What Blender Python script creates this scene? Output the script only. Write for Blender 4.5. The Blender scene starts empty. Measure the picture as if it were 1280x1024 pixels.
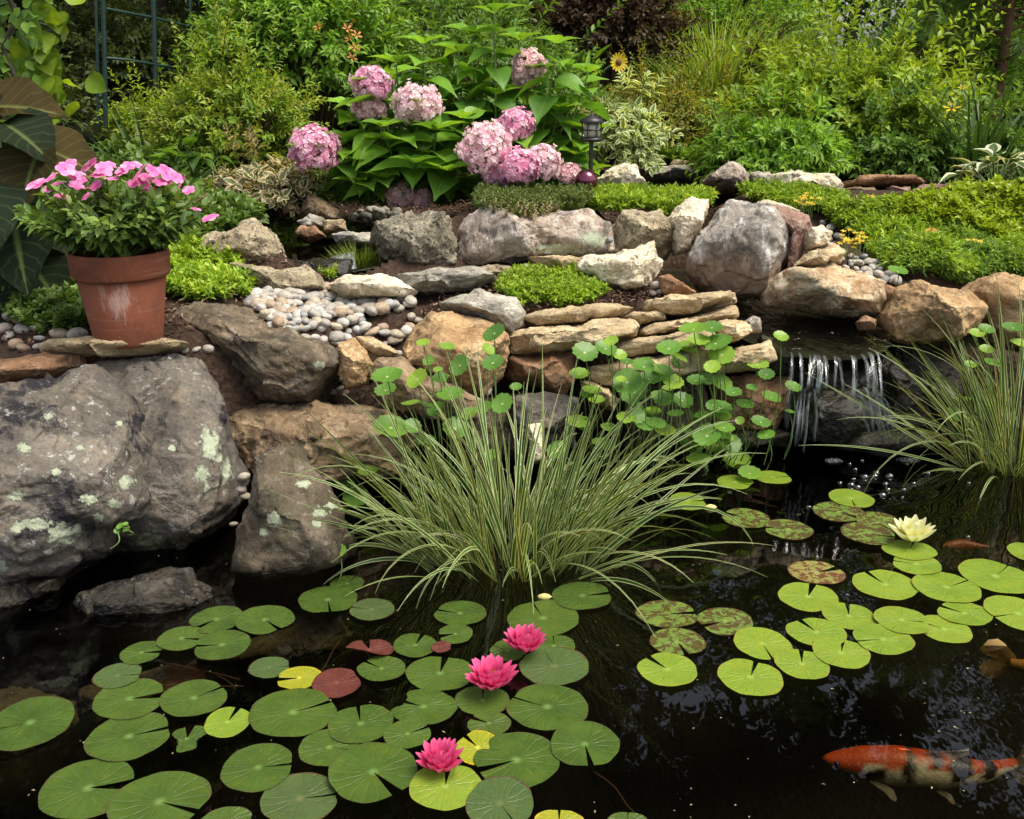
import bpy, bmesh, math, random
import numpy as np
from math import radians as R, sin, cos, pi
from mathutils import Vector

# ------------------------------------------------------------------ camera, sky, sun, exposure
SC = bpy.context.scene
COL = SC.collection
PITCH, EYE, FPX = R(18.3), 1.5, 1280.0
cam = bpy.data.cameras.new("camera"); camo = bpy.data.objects.new("camera", cam); COL.objects.link(camo)
cam.sensor_fit = 'HORIZONTAL'; cam.sensor_width = 36; cam.lens = 36; cam.clip_start = .05; cam.clip_end = 2000
camo.location = (0, 0, EYE); camo.rotation_euler = (R(90) - PITCH, 0, 0)
SC.camera = camo
SUN_EL, SUN_AZ = R(66), R(-25)          # azimuth measured from +x towards +y (negative: behind the camera)
W = bpy.data.worlds.new("World"); SC.world = W; W.use_nodes = True
nt = W.node_tree; nt.nodes.clear()
wo = nt.nodes.new('ShaderNodeOutputWorld'); wb = nt.nodes.new('ShaderNodeBackground'); ws = nt.nodes.new('ShaderNodeTexSky')
ws.sky_type = 'NISHITA'; ws.sun_disc = False; ws.sun_elevation = SUN_EL; ws.sun_rotation = R(90) - SUN_AZ
ws.air_density = 1.0; ws.dust_density = 4.0; ws.ozone_density = .6
wb.inputs['Strength'].default_value = .15
hs = nt.nodes.new('ShaderNodeHueSaturation'); hs.inputs['Saturation'].default_value = .55      # thin high cloud greys the blue
nt.links.new(ws.outputs[0], hs.inputs['Color']); nt.links.new(hs.outputs[0], wb.inputs[0]); nt.links.new(wb.outputs[0], wo.inputs[0])
sl = bpy.data.lights.new("sun", 'SUN'); sl.energy = 2.3; sl.angle = R(35); sl.color = (1, .92, .78)
so = bpy.data.objects.new("sun", sl); COL.objects.link(so)
_d = Vector((cos(SUN_EL) * cos(SUN_AZ), cos(SUN_EL) * sin(SUN_AZ), sin(SUN_EL)))
so.rotation_euler = _d.to_track_quat('Z', 'Y').to_euler(); so.location = (3, 0, 12)
SC.view_settings.view_transform = 'Standard'; SC.view_settings.look = 'None'
SC.view_settings.exposure = .92; SC.view_settings.gamma = 1
SC.render.engine = 'CYCLES'
cy = SC.cycles
cy.use_denoising = True; cy.max_bounces = 7; cy.diffuse_bounces = 3; cy.glossy_bounces = 3; cy.transmission_bounces = 5
cy.transparent_max_bounces = 12; cy.caustics_reflective = False; cy.caustics_refractive = False
cy.sample_clamp_indirect = 6

# ------------------------------------------------------------------ pixel -> world
FW = np.array([0, cos(PITCH), -sin(PITCH)]); UPV = np.array([0, sin(PITCH), cos(PITCH)]); RT = np.array([1., 0, 0])
CAM = np.array([0, 0, EYE])
def ray(px, py):
    return RT * ((px - 640) / FPX) + UPV * ((512 - py) / FPX) + FW
def at(px, py, Y):
    d = ray(px, py); return CAM + d * (Y / d[1])
def atz(px, py, z):
    d = ray(px, py); return CAM + d * ((z - EYE) / d[2])
def proj(P):
    q = np.asarray(P) - CAM; t = q @ FW
    return np.stack([640 + FPX * (q @ RT) / t, 512 - FPX * (q @ UPV) / t, t], -1)

# ------------------------------------------------------------------ numpy noise
_pr = np.random.default_rng(5); _perm = np.concatenate([_pr.permutation(256)] * 3)
_g = _pr.normal(size=(256, 3)); _g /= np.linalg.norm(_g, axis=1)[:, None]
def noise(p):
    p = np.asarray(p, float); i = np.floor(p).astype(int); f = p - i; u = f * f * f * (f * (f * 6 - 15) + 10); i &= 255
    out = 0
    for dx in (0, 1):
        for dy in (0, 1):
            for dz in (0, 1):
                h = _perm[_perm[_perm[(i[..., 0] + dx) & 255] + ((i[..., 1] + dy) & 255)] + ((i[..., 2] + dz) & 255)]
                v = (_g[h] * (f - (dx, dy, dz))).sum(-1)
                w = (u[..., 0] if dx else 1 - u[..., 0]) * (u[..., 1] if dy else 1 - u[..., 1]) * (u[..., 2] if dz else 1 - u[..., 2])
                out = out + v * w
    return out
def fbm(p, o=4, g=.5, lac=2.03):
    a, s, r = 1., 0., 0.
    for k in range(o):
        r = r + a * noise(p + k * 17.3); s += a; a *= g; p = p * lac
    return r / s
def nrmz(v):
    return v / np.maximum(np.linalg.norm(v, axis=-1, keepdims=True), 1e-9)

# ------------------------------------------------------------------ object helpers
def tag(o, label=None, cat=None, group=None, kind=None):
    for k, v in (('label', label), ('category', cat), ('group', group), ('kind', kind)):
        if v: o[k] = v
    return o
def empty(name, loc, label=None, cat=None, group=None):
    o = bpy.data.objects.new(name, None); COL.objects.link(o); o.location = [float(q) for q in loc]; o.empty_display_size = .05
    return tag(o, label, cat, group)
def mk(name, V, F, mat, parent=None, loc=None, uv=None, rnd=None, smooth=True, col=None, attrs=None):
    """one mesh object; V in world coordinates; F an (m,k) array or a list of such arrays"""
    V = np.asarray(V, float)
    base = np.array(parent.location) if parent is not None else (np.array(loc, float) if loc is not None else np.zeros(3))
    if parent is not None and parent.parent is not None: base = base + np.array(parent.parent.location)
    if parent is not None and loc is not None:
        base = np.array(loc, float)
    me = bpy.data.meshes.new(name)
    Fs = [np.asarray(f, np.int32) for f in (F if isinstance(F, list) else [F])]
    Fs = [f for f in Fs if len(f)]
    me.vertices.add(len(V)); me.vertices.foreach_set('co', (V - base).astype(np.float32).ravel())
    li = np.concatenate([f.ravel() for f in Fs]); tot = np.concatenate([np.full(len(f), f.shape[1], np.int32) for f in Fs])
    st = np.concatenate([[0], np.cumsum(tot)[:-1]]).astype(np.int32)
    me.loops.add(len(li)); me.loops.foreach_set('vertex_index', li.astype(np.int32))
    me.polygons.add(len(tot)); me.polygons.foreach_set('loop_start', st); me.polygons.foreach_set('loop_total', tot)
    if smooth: me.polygons.foreach_set('use_smooth', np.ones(len(tot), bool))
    if uv is not None:
        l = me.uv_layers.new(name='UVMap'); l.data.foreach_set('uv', np.asarray(uv, np.float32)[li].ravel())
    A = dict(attrs or {})
    if rnd is not None: A['rnd'] = rnd
    for k, v in A.items():
        a = me.attributes.new(k, 'FLOAT', 'POINT'); a.data.foreach_set('value', np.asarray(v, np.float32))
    if col is not None:
        a = me.attributes.new('col', 'FLOAT_COLOR', 'POINT')
        c = np.concatenate([np.asarray(col, np.float32), np.ones((len(V), 1), np.float32)], 1); a.data.foreach_set('color', c.ravel())
    me.update(calc_edges=True); me.validate()
    if mat: me.materials.append(mat)
    o = bpy.data.objects.new(name, me); COL.objects.link(o)
    if parent is not None:
        o.parent = parent
        pb = np.array(parent.location) + (np.array(parent.parent.location) if parent.parent else 0)
        o.location = [float(q) for q in (base - pb)]
    else: o.location = [float(q) for q in base]
    return o
def dup(root, loc, rotz=0, scale=1, label=None, group=None):
    r = root.copy(); COL.objects.link(r); r.location = [float(q) for q in loc]; r.rotation_euler = (0, 0, rotz); r.scale = (scale,) * 3
    if label: r['label'] = label
    if group: r['group'] = group
    for ch in list(root.children):
        c = ch.copy(); COL.objects.link(c); c.parent = r
        for g in list(ch.children):
            d = g.copy(); COL.objects.link(d); d.parent = c
    return r
_ico = {}
def ico(n):
    if n not in _ico:
        bm = bmesh.new(); bmesh.ops.create_icosphere(bm, subdivisions=n, radius=1)
        bm.verts.ensure_lookup_table()
        _ico[n] = (np.array([v.co[:] for v in bm.verts]), np.array([[v.index for v in f.verts] for f in bm.faces])); bm.free()
    return _ico[n]
def vnormals(V, F):
    fn = np.cross(V[F[:, 1]] - V[F[:, 0]], V[F[:, 2]] - V[F[:, 0]])
    N = np.zeros_like(V)
    for k in range(3): np.add.at(N, F[:, k], fn)
    return nrmz(N)
def grid_faces(nr, nc, off=0, wrap=False):
    r = np.arange(nr - 1)[:, None]; c = np.arange(nc if wrap else nc - 1)[None]; c2 = (c + 1) % nc
    a = r * nc + c; b = r * nc + c2; d = (r + 1) * nc + c2; e = (r + 1) * nc + c
    return np.stack([a + 0 * b, b, d, e], -1).reshape(-1, 4) + off
def tubes(paths, rad, sides=5):
    """paths (n,k,3), rad (n,k) or (k,) or scalar -> V, F of n tubes"""
    P = np.asarray(paths, float)
    if P.ndim == 2: P = P[None]
    n, k, _ = P.shape; rad = np.broadcast_to(np.asarray(rad, float), (n, k))
    T = nrmz(np.gradient(P, axis=1)); ref = np.where(np.abs(T[..., 2:]) > .9, np.array([1., 0, 0]), np.array([0, 0, 1.]))
    A = nrmz(np.cross(T, ref)); B = np.cross(T, A); a = np.arange(sides) * 2 * pi / sides
    V = P[:, :, None] + rad[..., None, None] * (A[:, :, None] * np.cos(a)[:, None] + B[:, :, None] * np.sin(a)[:, None])
    g = grid_faces(k, sides, wrap=True)
    F = (g[None] + (np.arange(n) * k * sides)[:, None, None]).reshape(-1, 4)
    return V.reshape(-1, 3), F
def lathe(prof, c, seg=48):
    prof = np.array(prof, float); a = np.arange(seg) * 2 * pi / seg
    V = np.stack([prof[:, :1] * np.cos(a), prof[:, :1] * np.sin(a), np.repeat(prof[:, 1:], seg, 1)], -1).reshape(-1, 3) + np.asarray(c)
    return V, grid_faces(len(prof), seg, wrap=True)
def boxes(L):
    """list of (center, half sizes, rotz)"""
    V, F = [], []
    for c, h, rz in L:
        s = np.array([[x, y, z] for x in (-1, 1) for y in (-1, 1) for z in (-1, 1)], float) * h
        s = np.stack([s[:, 0] * cos(rz) - s[:, 1] * sin(rz), s[:, 0] * sin(rz) + s[:, 1] * cos(rz), s[:, 2]], -1)
        F.append(np.array([[0, 1, 3, 2], [4, 6, 7, 5], [0, 4, 5, 1], [2, 3, 7, 6], [0, 2, 6, 4], [1, 5, 7, 3]]) + 8 * len(V)); V.append(s + np.asarray(c))
    return np.concatenate(V), np.concatenate(F)
def join(parts):
    V, F, o = [], [], 0
    for v, f in parts:
        V.append(v); F.append(np.asarray(f) + o); o += len(v)
    return np.concatenate(V), F

# ------------------------------------------------------------------ materials
class Mat:
    def __init__(s, name):
        s.m = bpy.data.materials.new(name); s.m.use_nodes = True; s.t = s.m.node_tree; s.t.nodes.clear()
        s.out = s.n('ShaderNodeOutputMaterial')
    def n(s, typ, ins=None, **kw):
        x = s.t.nodes.new(typ)
        for k, v in kw.items(): setattr(x, k, v)
        for k, v in (ins or {}).items():
            if hasattr(v, 'is_linked') or isinstance(v, bpy.types.NodeSocket): s.t.links.new(v, x.inputs[k])
            else: x.inputs[k].default_value = v
        return x
    def math(s, op, a, b=0., c=0., clamp=False):
        return s.n('ShaderNodeMath', {0: a, 1: b, 2: c}, operation=op, use_clamp=clamp).outputs[0]
    def step(s, v, lo, hi):
        return s.n('ShaderNodeMapRange', {'Value': v, 'From Min': lo, 'From Max': hi}, interpolation_type='SMOOTHSTEP').outputs[0]
    def mix(s, f, a, b, mode='MIX'):
        x = s.n('ShaderNodeMix', data_type='RGBA', blend_type=mode)
        for i, v in ((0, f), (6, a), (7, b)):
            if isinstance(v, bpy.types.NodeSocket): s.t.links.new(v, x.inputs[i])
            else: x.inputs[i].default_value = v if i == 0 else (*v, 1)[:4]
        return x.outputs[2]
    def ramp(s, v, cols):
        x = s.n('ShaderNodeValToRGB', {0: v}); e = x.color_ramp.elements
        while len(e) < len(cols): e.new(.5)
        for k, (p, c) in enumerate(cols): e[k].position = p; e[k].color = (*c, 1)
        return x.outputs[0]
    def noise(s, v, scale, detail=4, rough=.55, dist=0):
        return s.n('ShaderNodeTexNoise', {'Vector': v, 'Scale': scale, 'Detail': detail, 'Roughness': rough, 'Distortion': dist}).outputs[0]
    def bump(s, h, st=.4, dist=.01, nrm=None):
        i = {'Height': h, 'Strength': st, 'Distance': dist}
        if nrm: i['Normal'] = nrm
        return s.n('ShaderNodeBump', i).outputs[0]
    def surf(s, sh):
        s.t.links.new(sh, s.out.inputs[0]); return s.m
    def bsdf(s, col, rough=.6, nrm=None, spec=.4, **kw):
        i = {'Base Color': col if isinstance(col, bpy.types.NodeSocket) else (*col, 1), 'Roughness': rough, 'Specular IOR Level': spec}
        if nrm: i['Normal'] = nrm
        i.update(kw); return s.n('ShaderNodeBsdfPrincipled', i).outputs[0]
def plain(name, col, rough=.5, spec=.4, var=.25, scale=20, bump=.2, **kw):
    M = Mat(name); co = M.n('ShaderNodeTexCoord').outputs['Object']; f = M.noise(co, scale)
    c = M.mix(f, tuple(q * (1 - var) for q in col), tuple(q * (1 + var) for q in col))
    return M.surf(M.bsdf(c, rough, M.bump(f, bump, .004), spec, **kw))
def leafmat(name, cols, trans=.35, rough=.45, spec=.35, margin=None, mcol=None, rib=.25, vein=0., tcol=None, noise_amt=.35, nscale=9):
    M = Mat(name)
    rnd = M.n('ShaderNodeAttribute', attribute_name='rnd').outputs['Fac']
    n = len(cols); c = M.ramp(rnd, [(k / max(n - 1, 1), q) for k, q in enumerate(cols)]) if n > 1 else M.n('ShaderNodeRGB').outputs[0]
    if n == 1: c.default_value = (*cols[0], 1)
    co = M.n('ShaderNodeTexCoord'); sep = M.n('ShaderNodeSeparateXYZ', {0: co.outputs['UV']})
    u, v = sep.outputs[0], sep.outputs[1]
    d = M.math('ABSOLUTE', M.math('SUBTRACT', u, .5))
    nz = M.noise(co.outputs['Object'], nscale, 3)
    c = M.mix(M.step(nz, .3, .75), M.mix(1., c, (1 - noise_amt,) * 3, 'MULTIPLY'), c)
    nrm = None
    if margin:
        e = M.math('ADD', d, M.math('MULTIPLY', M.math('SUBTRACT', M.noise(co.outputs['Object'], 60, 2), .5), margin[2] if len(margin) > 2 else .1))
        c = M.mix(M.step(e, margin[0], margin[1]), c, mcol)
    if rib: c = M.mix(M.math('MULTIPLY', M.math('SUBTRACT', 1., M.step(d, .0, .06)), rib), c, (.35, .45, .14))
    if vein:
        w = M.math('SINE', M.math('MULTIPLY', M.math('ADD', v, M.math('MULTIPLY', d, -.55)), 48.))
        c = M.mix(M.math('MULTIPLY', M.step(w, .75, 1.), vein * .35), c, (.22, .3, .08))
        nrm = M.bump(w, -.35 * vein, .004)
    b = M.bsdf(c, rough, nrm, spec)
    t = M.n('ShaderNodeBsdfTranslucent', {'Color': M.mix(1., c, tcol or (1.5, 1.35, .6), 'MULTIPLY')}).outputs[0]
    return M.surf(M.n('ShaderNodeMixShader', {0: trans, 1: b, 2: t}).outputs[0])
# ------------------------------------------------------------------ foliage generators
def template(widths, fold=.12, curl=-.15, wave=0.):
    k = len(widths); v = np.linspace(0, 1, k); V, UV = [], []
    for i in range(k):
        for s in (-1, 0, 1):
            w = widths[i] * .5
            V.append((s * w, v[i], curl * v[i] ** 2 + (fold * abs(s) * widths[i] if s else 0) + (wave * sin(i * 2.4 + s) if s else 0)))
            UV.append((.5 + s * .5, v[i]))
    F = []
    for i in range(k - 1):
        a = i * 3
        for j in (0, 1):
            F += [(a + j, a + j + 1, a + j + 4), (a + j, a + j + 4, a + j + 3)]
    return np.array(V, float), np.array(UV, float), np.array(F)
LENS = template([.04, .8, 1, .62, .03])
LENS3 = template([.05, 1, .02], .15, -.1)
HEART = template([.12, .82, 1, .96, .78, .5, .2, .02], .13, -.32, .012)
PETAL = template([.15, .75, 1, .7], .0, .08)
BLADE = template([.3, .9, 1, .8, .5, .05], .1, -.25)
NEEDLE = template([1, 1, .2], 0, -.05)
def leaves_geo(pos, axis, nrm, ln, wd, rnd, T=LENS):
    tv, tu, tf = T; m = len(pos)
    axis = nrmz(axis); nrm = nrmz(nrm - axis * (nrm * axis).sum(-1, keepdims=True)); side = np.cross(axis, nrm)
    ln = np.broadcast_to(ln, (m,)); wd = np.broadcast_to(wd, (m,))
    V = pos[:, None] + tv[None, :, :1] * wd[:, None, None] * side[:, None] + tv[None, :, 1:2] * ln[:, None, None] * axis[:, None] + tv[None, :, 2:] * ln[:, None, None] * nrm[:, None]
    F = tf[None] + (np.arange(m) * len(tv))[:, None, None]
    return V.reshape(-1, 3), F.reshape(-1, 3), np.tile(tu, (m, 1)), np.repeat(np.broadcast_to(rnd, (m,)), len(tv))
def cat_geo(gs):
    V, F, U, A, o = [], [], [], [], 0
    for v, f, u, a in gs:
        V.append(v); F.append(f + o); U.append(u); A.append(a); o += len(v)
    return np.concatenate(V), np.concatenate(F), np.concatenate(U), np.concatenate(A)
def foliage(name, g, mat, parent):
    V, F, U, A = g
    return mk(name, V, F, mat, parent, uv=U, rnd=A)
Z = np.array([0, 0, 1.])
def sprig(rng, P, D, L, k, ll, lw, per=2, pitch=58, droop=.25, up=.8, taper=.45, jit=.25, T=LENS, rmin=0., rmax=1., start=.2):
    n = len(P); D = nrmz(np.asarray(D, float)); L = np.broadcast_to(L, (n,))
    s = start + (1 - start) * (np.arange(k) + .7) / k
    S = s[None, :, None]; LL = L[:, None, None]
    pos = P[:, None] + D[:, None] * LL * S - Z * droop * LL * S ** 2
    Tn = nrmz(D[:, None] - Z * 2 * droop * S)
    ref = np.where(np.abs(Tn[..., 2:]) > .97, np.array([1., 0, 0]), Z); side = nrmz(np.cross(Tn, ref)); nr = np.cross(side, Tn)
    az = (rng.uniform(0, 6.28, (n, 1, 1)) + (np.arange(k) * (1.571 if per == 2 else 2.4))[None, :, None] + (np.arange(per) * 2 * pi / per)[None, None] + rng.normal(0, jit, (n, k, per)))[..., None]
    rad = np.cos(az) * side[:, :, None] + np.sin(az) * nr[:, :, None]
    pt = R(pitch) * (1 - .45 * s)[None, :, None, None] * rng.uniform(.75, 1.25, (n, k, per, 1))
    ax = np.cos(pt) * Tn[:, :, None] + np.sin(pt) * rad + rng.normal(0, .1, (n, k, per, 3)); ax[..., 2] -= .12
    nm = Tn[:, :, None] + up * Z + rng.normal(0, .25, (n, k, per, 3))
    sz = (1 - taper * s ** 2)[None, :, None] * rng.uniform(.7, 1.2, (n, k, per))
    r0 = rng.uniform(0, 1, (n, 1, 1)) * .6 + rng.uniform(0, .4, (n, k, per)) * 1.; r0 = np.clip(rmin + (rmax - rmin) * (.7 * r0 + .3 * s[None, :, None]), 0, 1)
    f = lambda a: np.ascontiguousarray(np.broadcast_to(a, (n, k, per) + a.shape[3:])).reshape((-1,) + a.shape[3:])
    g = leaves_geo(f(pos[:, :, None]), f(ax), f(nm), f(sz) * ll, f(sz) * lw, f(r0), T)
    ss = np.linspace(0, 1, 5)[None, :, None]
    return g, P[:, None] + D[:, None] * LL * ss - Z * droop * LL * ss ** 2
def blob_dirs(rng, n, zmin=-.25):
    d = nrmz(rng.normal(size=(n * 3, 3))); d = d[d[:, 2] > zmin][:n]; return d
def shrub(name, label, cat, px, py, Y, wpx, hpx, mat, n=420, k=6, ll=.07, lw=.03, L=.3, seed=1, depth=None, per=2, pitch=58, droop=.25,
          T=LENS, stem_mat=None, group=None, upw=.55, lumps=.28, up=.8, taper=.45, fill=.5, zmin=-.25, rise=0):
    rng = np.random.default_rng(seed)
    c = at(px, py, Y); t = proj(c)[2]; rx = wpx * t / FPX / 2; h = hpx * t / FPX; ry = depth or rx * .8
    d = blob_dirs(rng, n, zmin); n = len(d)
    rr = (1 + lumps * fbm(d * 2.2 + seed * 3.1, 3) * 2.2) * rng.uniform(fill, .92, n) ** .6
    Pm = np.array([0, 0, h * .45]) + d * rr[:, None] * (rx, ry, h * .55)
    Pm[:, 2] = np.maximum(Pm[:, 2], .02)
    D = nrmz(d * (1, 1, .8) + Z * upw + rng.normal(0, .3, (n, 3)))
    P = c + Pm - D * L * .6
    g, st = sprig(rng, P, D, L * rng.uniform(.6, 1.25, n), k, ll, lw, per, pitch, droop, up, taper, T=T)
    m = max(6, n // 28); dl = nrmz(rng.normal(0, .45, (m, 3)) + Z); dl[:, 2] = np.abs(dl[:, 2])      # long leading shoots break the outline
    Pl = c + np.array([0, 0, h * .45]) + nrmz(dl + rng.normal(0, .35, (m, 3))) * (rx * .8, ry * .8, h * .48)
    g2, st2 = sprig(rng, Pl, dl, L * rng.uniform(1.1, 1.9, m), k + 3, ll, lw, per, pitch, droop * .6, up, .6, T=T); g = cat_geo([g, g2]); st = np.concatenate([st, st2])
    e = empty(name, c, label, cat, group)
    foliage('foliage', g, mat, e)
    # stems from the ground into the crown
    m = min(70, n); idx = rng.choice(n, m, False); s = np.linspace(0, 1, 6)[None, :, None]
    b = c + rng.normal(0, .12, (m, 3)) * (rx, ry, 0) - Z * .05; e1 = P[idx]
    path = b[:, None] * (1 - s) + e1[:, None] * s + Z * (.18 * h * np.sin(pi * s))
    V1, F1 = tubes(path, np.linspace(.009, .004, 6) * (1 + h * .4), 4); V2, F2 = tubes(st, .0022, 3)
    mk('stem', *join([(V1, F1), (V2, F2)]), stem_mat or MT['twig'], e)
    return e
def blade_geo(rng, base, az, L, lean, droop, width, seg=9, twist=.4):
    n = len(base); s = np.linspace(0, 1, seg + 1)
    out = np.stack([np.cos(az), np.sin(az), 0 * az], -1); lean = np.broadcast_to(lean, (n,)); droop = np.broadcast_to(droop, (n,))
    h = np.zeros((n, seg + 1)); v = np.zeros((n, seg + 1)); ds = 1. / seg
    for i in range(1, seg + 1):
        th = lean + droop * (i / seg) ** 1.6
        h[:, i] = h[:, i - 1] + np.sin(th) * ds; v[:, i] = v[:, i - 1] + np.cos(th) * ds
    P = base[:, None] + L[:, None, None] * (h[..., None] * out[:, None] + v[..., None] * Z)
    sd = np.cross(out, Z); tw = rng.normal(0, twist, (n, 1, 1))
    T = nrmz(np.gradient(P, axis=1)); sdir = sd[:, None] * np.cos(tw) + np.cross(T, np.broadcast_to(sd[:, None], T.shape)) * np.sin(tw)
    w = np.broadcast_to(width, (n,))[:, None] * (np.minimum(1, (1.02 - s) * 2.2) ** .8 * np.minimum(1, .55 + s * 2))[None]
    a = P - sdir * w[..., None] * .5; b = P + sdir * w[..., None] * .5
    V = np.stack([a, b], 2).reshape(-1, 3)
    i = np.arange(seg) * 2; q = np.stack([i, i + 1, i + 3, i + 2], -1); F = (q[None] + (np.arange(n) * 2 * (seg + 1))[:, None, None]).reshape(-1, 4)
    U = np.tile(np.stack([np.tile([0, 1], seg + 1), np.repeat(s, 2)], -1), (n, 1))
    return V, F, U, np.repeat(rng.uniform(0, 1, n), 2 * (seg + 1))
def grass(name, label, cat, base, n, rad, L, lean, droop, width, mat, seed=1, group=None, azc=None, azs=None, seg=9, part='blades'):
    rng = np.random.default_rng(seed)
    a0 = rng.uniform(0, 2 * pi, n); r = np.sqrt(rng.uniform(0, 1, n))
    b = np.asarray(base) + np.stack([np.cos(a0) * r * rad[0], np.sin(a0) * r * rad[1], 0 * r], -1)
    az = a0 + rng.normal(0, .5, n)
    g = blade_geo(rng, b, az, rng.uniform(*L, n), np.abs(lean[0] + lean[1] * r + rng.normal(0, lean[2], n)), np.abs(rng.normal(*droop, n)), rng.uniform(*width, n), seg)
    e = empty(name, base, label, cat, group); foliage(part, g, mat, e)
    return e
MT = {}
MT['twig'] = plain('twig_bark', (.07, .05, .03), .8, .2)
MT['green_stem'] = plain('green_stem', (.10, .16, .04), .5, .3)
# ------------------------------------------------------------------ ground, water
SHORE = np.array([atz(x, y, 0)[:2] for x, y in [(-700, 740), (-300, 730), (0, 690), (150, 680), (290, 650), (420, 600), (520, 572), (650, 560), (800, 552), (950, 545), (1010, 535), (1130, 540), (1200, 570), (1300, 596), (1500, 640), (1900, 700)]])
CTRL = [(0, 440, .56), (150, 430, .61), (60, 400, .63), (-200, 420, .6), (100, 330, .7), (250, 372, .63), (330, 380, .59), (400, 400, .54), (450, 425, .47), (500, 392, .55), (520, 450, .4),
        (600, 385, .55), (700, 372, .56), (800, 372, .55), (640, 345, .59), (760, 345, .57), (300, 300, .74), (275, 262, .82), (380, 325, .55), (430, 296, .58), (460, 300, .58), (480, 262, .83), (600, 250, .85),
        (700, 250, .85), (800, 245, .85), (830, 215, .75), (900, 226, .75), (960, 244, .84), (1100, 242, .86), (1250, 240, .86), (1050, 300, .74), (1150, 320, .68), (1270, 330, .62),
        (1080, 345, .59), (1130, 352, .59), (1000, 400, .37), (930, 385, .37), (1050, 415, .36), (1000, 435, .33), (860, 345, .42), (895, 372, .37), (1180, 430, .33), (1280, 430, .34), (560, 305, .6), (800, 300, .62), (380, 300, .56)]
_c = [atz(*q) for q in CTRL] + [np.array([x, y, z]) for x in (-40, -20, -10, -5, 0, 5, 10, 20, 40) for y, z in ((8, .9), (12, .95), (20, 1.), (40, 1.1), (80, 1.2))]
_c += [np.array([x, y, .5]) for x in (-6, -4.5, 4, 5, 6.5) for y in (3.6, 4.6)]
CT = np.array(_c)
def shore_d(x, y):      # > 0 on land
    return y - np.interp(x, SHORE[:, 0], SHORE[:, 1])
def inpoly(x, y, P):
    r = np.zeros(len(x), bool)
    for (x1, y1), (x2, y2) in zip(P, np.roll(P, -1, 0)):
        c = ((y1 > y) != (y2 > y)) & (x < (x2 - x1) * (y - y1) / (y2 - y1 + 1e-12) + x1); r ^= c
    return r
STREAM = [(818, 325), (885, 325), (905, 358), (960, 368), (1060, 388), (1125, 402), (1118, 425), (1108, 438), (1090, 448), (1030, 450), (980, 446), (935, 428), (900, 410), (872, 380), (834, 362)]
POOL1 = [(770, 205), (880, 208), (960, 236), (1040, 238), (1000, 246), (930, 246), (860, 240), (790, 232)]
POOL2 = [(325, 270), (400, 262), (470, 285), (520, 300), (500, 330), (430, 342), (360, 340), (328, 310)]
BASINS = [(np.array([atz(x, y, zz)[:2] for x, y in q]), zz - .09) for q, zz in ((STREAM, .44), (POOL1, .815), (POOL2, .625))]
def ground_z(x, y):
    x = np.asarray(x, float); y = np.asarray(y, float); sh = x.shape; X = x.ravel(); Yy = y.ravel(); out = np.zeros(len(X))
    for a in range(0, len(X), 20000):
        d2 = (X[a:a + 20000, None] - CT[:, 0]) ** 2 + (Yy[a:a + 20000, None] - CT[:, 1]) ** 2
        w = 1 / (d2 + .004) ** 2; out[a:a + 20000] = (w * CT[:, 2]).sum(1) / w.sum(1)
    d = shore_d(X, Yy)
    up = np.clip((d - .12) / .28, 0, 1); up = up * up * (3 - 2 * up)
    z = np.where(d > 0, out * up - .12 * (1 - up), -.12 - np.clip(-d * .9, 0, .4))
    for Q, zw in BASINS:
        m = inpoly(X, Yy, Q); z = np.where(m, np.minimum(z, zw), z)
    return z.reshape(sh)
def gz(x, y): return float(ground_z(np.array([x]), np.array([y]))[0])
def hit(pts):
    """first point of the ground seen through each pixel"""
    D = np.array([ray(*p) for p in pts]); ts = np.arange(2., 9.5, .045); P = CAM + D[:, None] * (ts / D[:, 1:2])[..., None]
    h = P[..., 2] - ground_z(P[..., 0], P[..., 1]); k = np.clip(np.argmax(h < 0, 1), 1, len(ts) - 1); r = np.arange(len(D))
    f = h[r, k - 1] / (h[r, k - 1] - h[r, k] + 1e-9); return P[r, k - 1] + (P[r, k] - P[r, k - 1]) * np.clip(f, 0, 1)[:, None]
def on_ground(px, py, z0=.6, it=6):
    z = z0
    for _ in range(it):
        p = atz(px, py, z); z = .5 * z + .5 * gz(p[0], p[1])
    return np.array([p[0], p[1], z])
xs = np.concatenate([np.linspace(-160, -9, 24)[:-1], np.linspace(-9, -4, 34)[:-1], np.linspace(-4, 4, 270), np.linspace(4, 9, 34)[1:], np.linspace(9, 160, 24)[1:]])
ys = np.concatenate([np.linspace(-14, 1.6, 30)[:-1], np.linspace(1.6, 7.5, 210), np.linspace(7.5, 16, 45)[1:], np.linspace(16, 300, 26)[1:]])
GX, GY = np.meshgrid(xs, ys); GZ = ground_z(GX, GY)
P3 = np.stack([GX, GY, GX * 0], -1)
GZ = GZ + np.where(np.abs(GX) < 9, .03 * fbm(P3 * 2.3, 3) + .012 * fbm(P3 * 11, 3), .0)
GZ = np.where((GY < -9) | (np.abs(GX) > 12) & (GY < 3.4), np.maximum(GZ, .35), GZ)
M = Mat('soil'); co = M.n('ShaderNodeTexCoord').outputs['Object']
n1 = M.noise(co, 55, 5, .7); n2 = M.noise(co, 2.2, 4)
vo = M.n('ShaderNodeTexVoronoi', {'Vector': M.n('ShaderNodeMapping', {'Vector': co, 'Scale': (60, 26, 40)}).outputs[0], 'Scale': 1.})
c = M.mix(n2, (.022, .014, .010), (.046, .028, .019)); c = M.mix(M.step(n1, .35, .75), c, (.08, .05, .034))
sepz = M.n('ShaderNodeSeparateXYZ', {0: co}).outputs[2]; sepy = M.n('ShaderNodeSeparateXYZ', {0: co}).outputs[1]
c = M.mix(M.step(sepz, .02, -.06), c, M.mix(n2, (.006, .0055, .004), (.018, .015, .01)))
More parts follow.
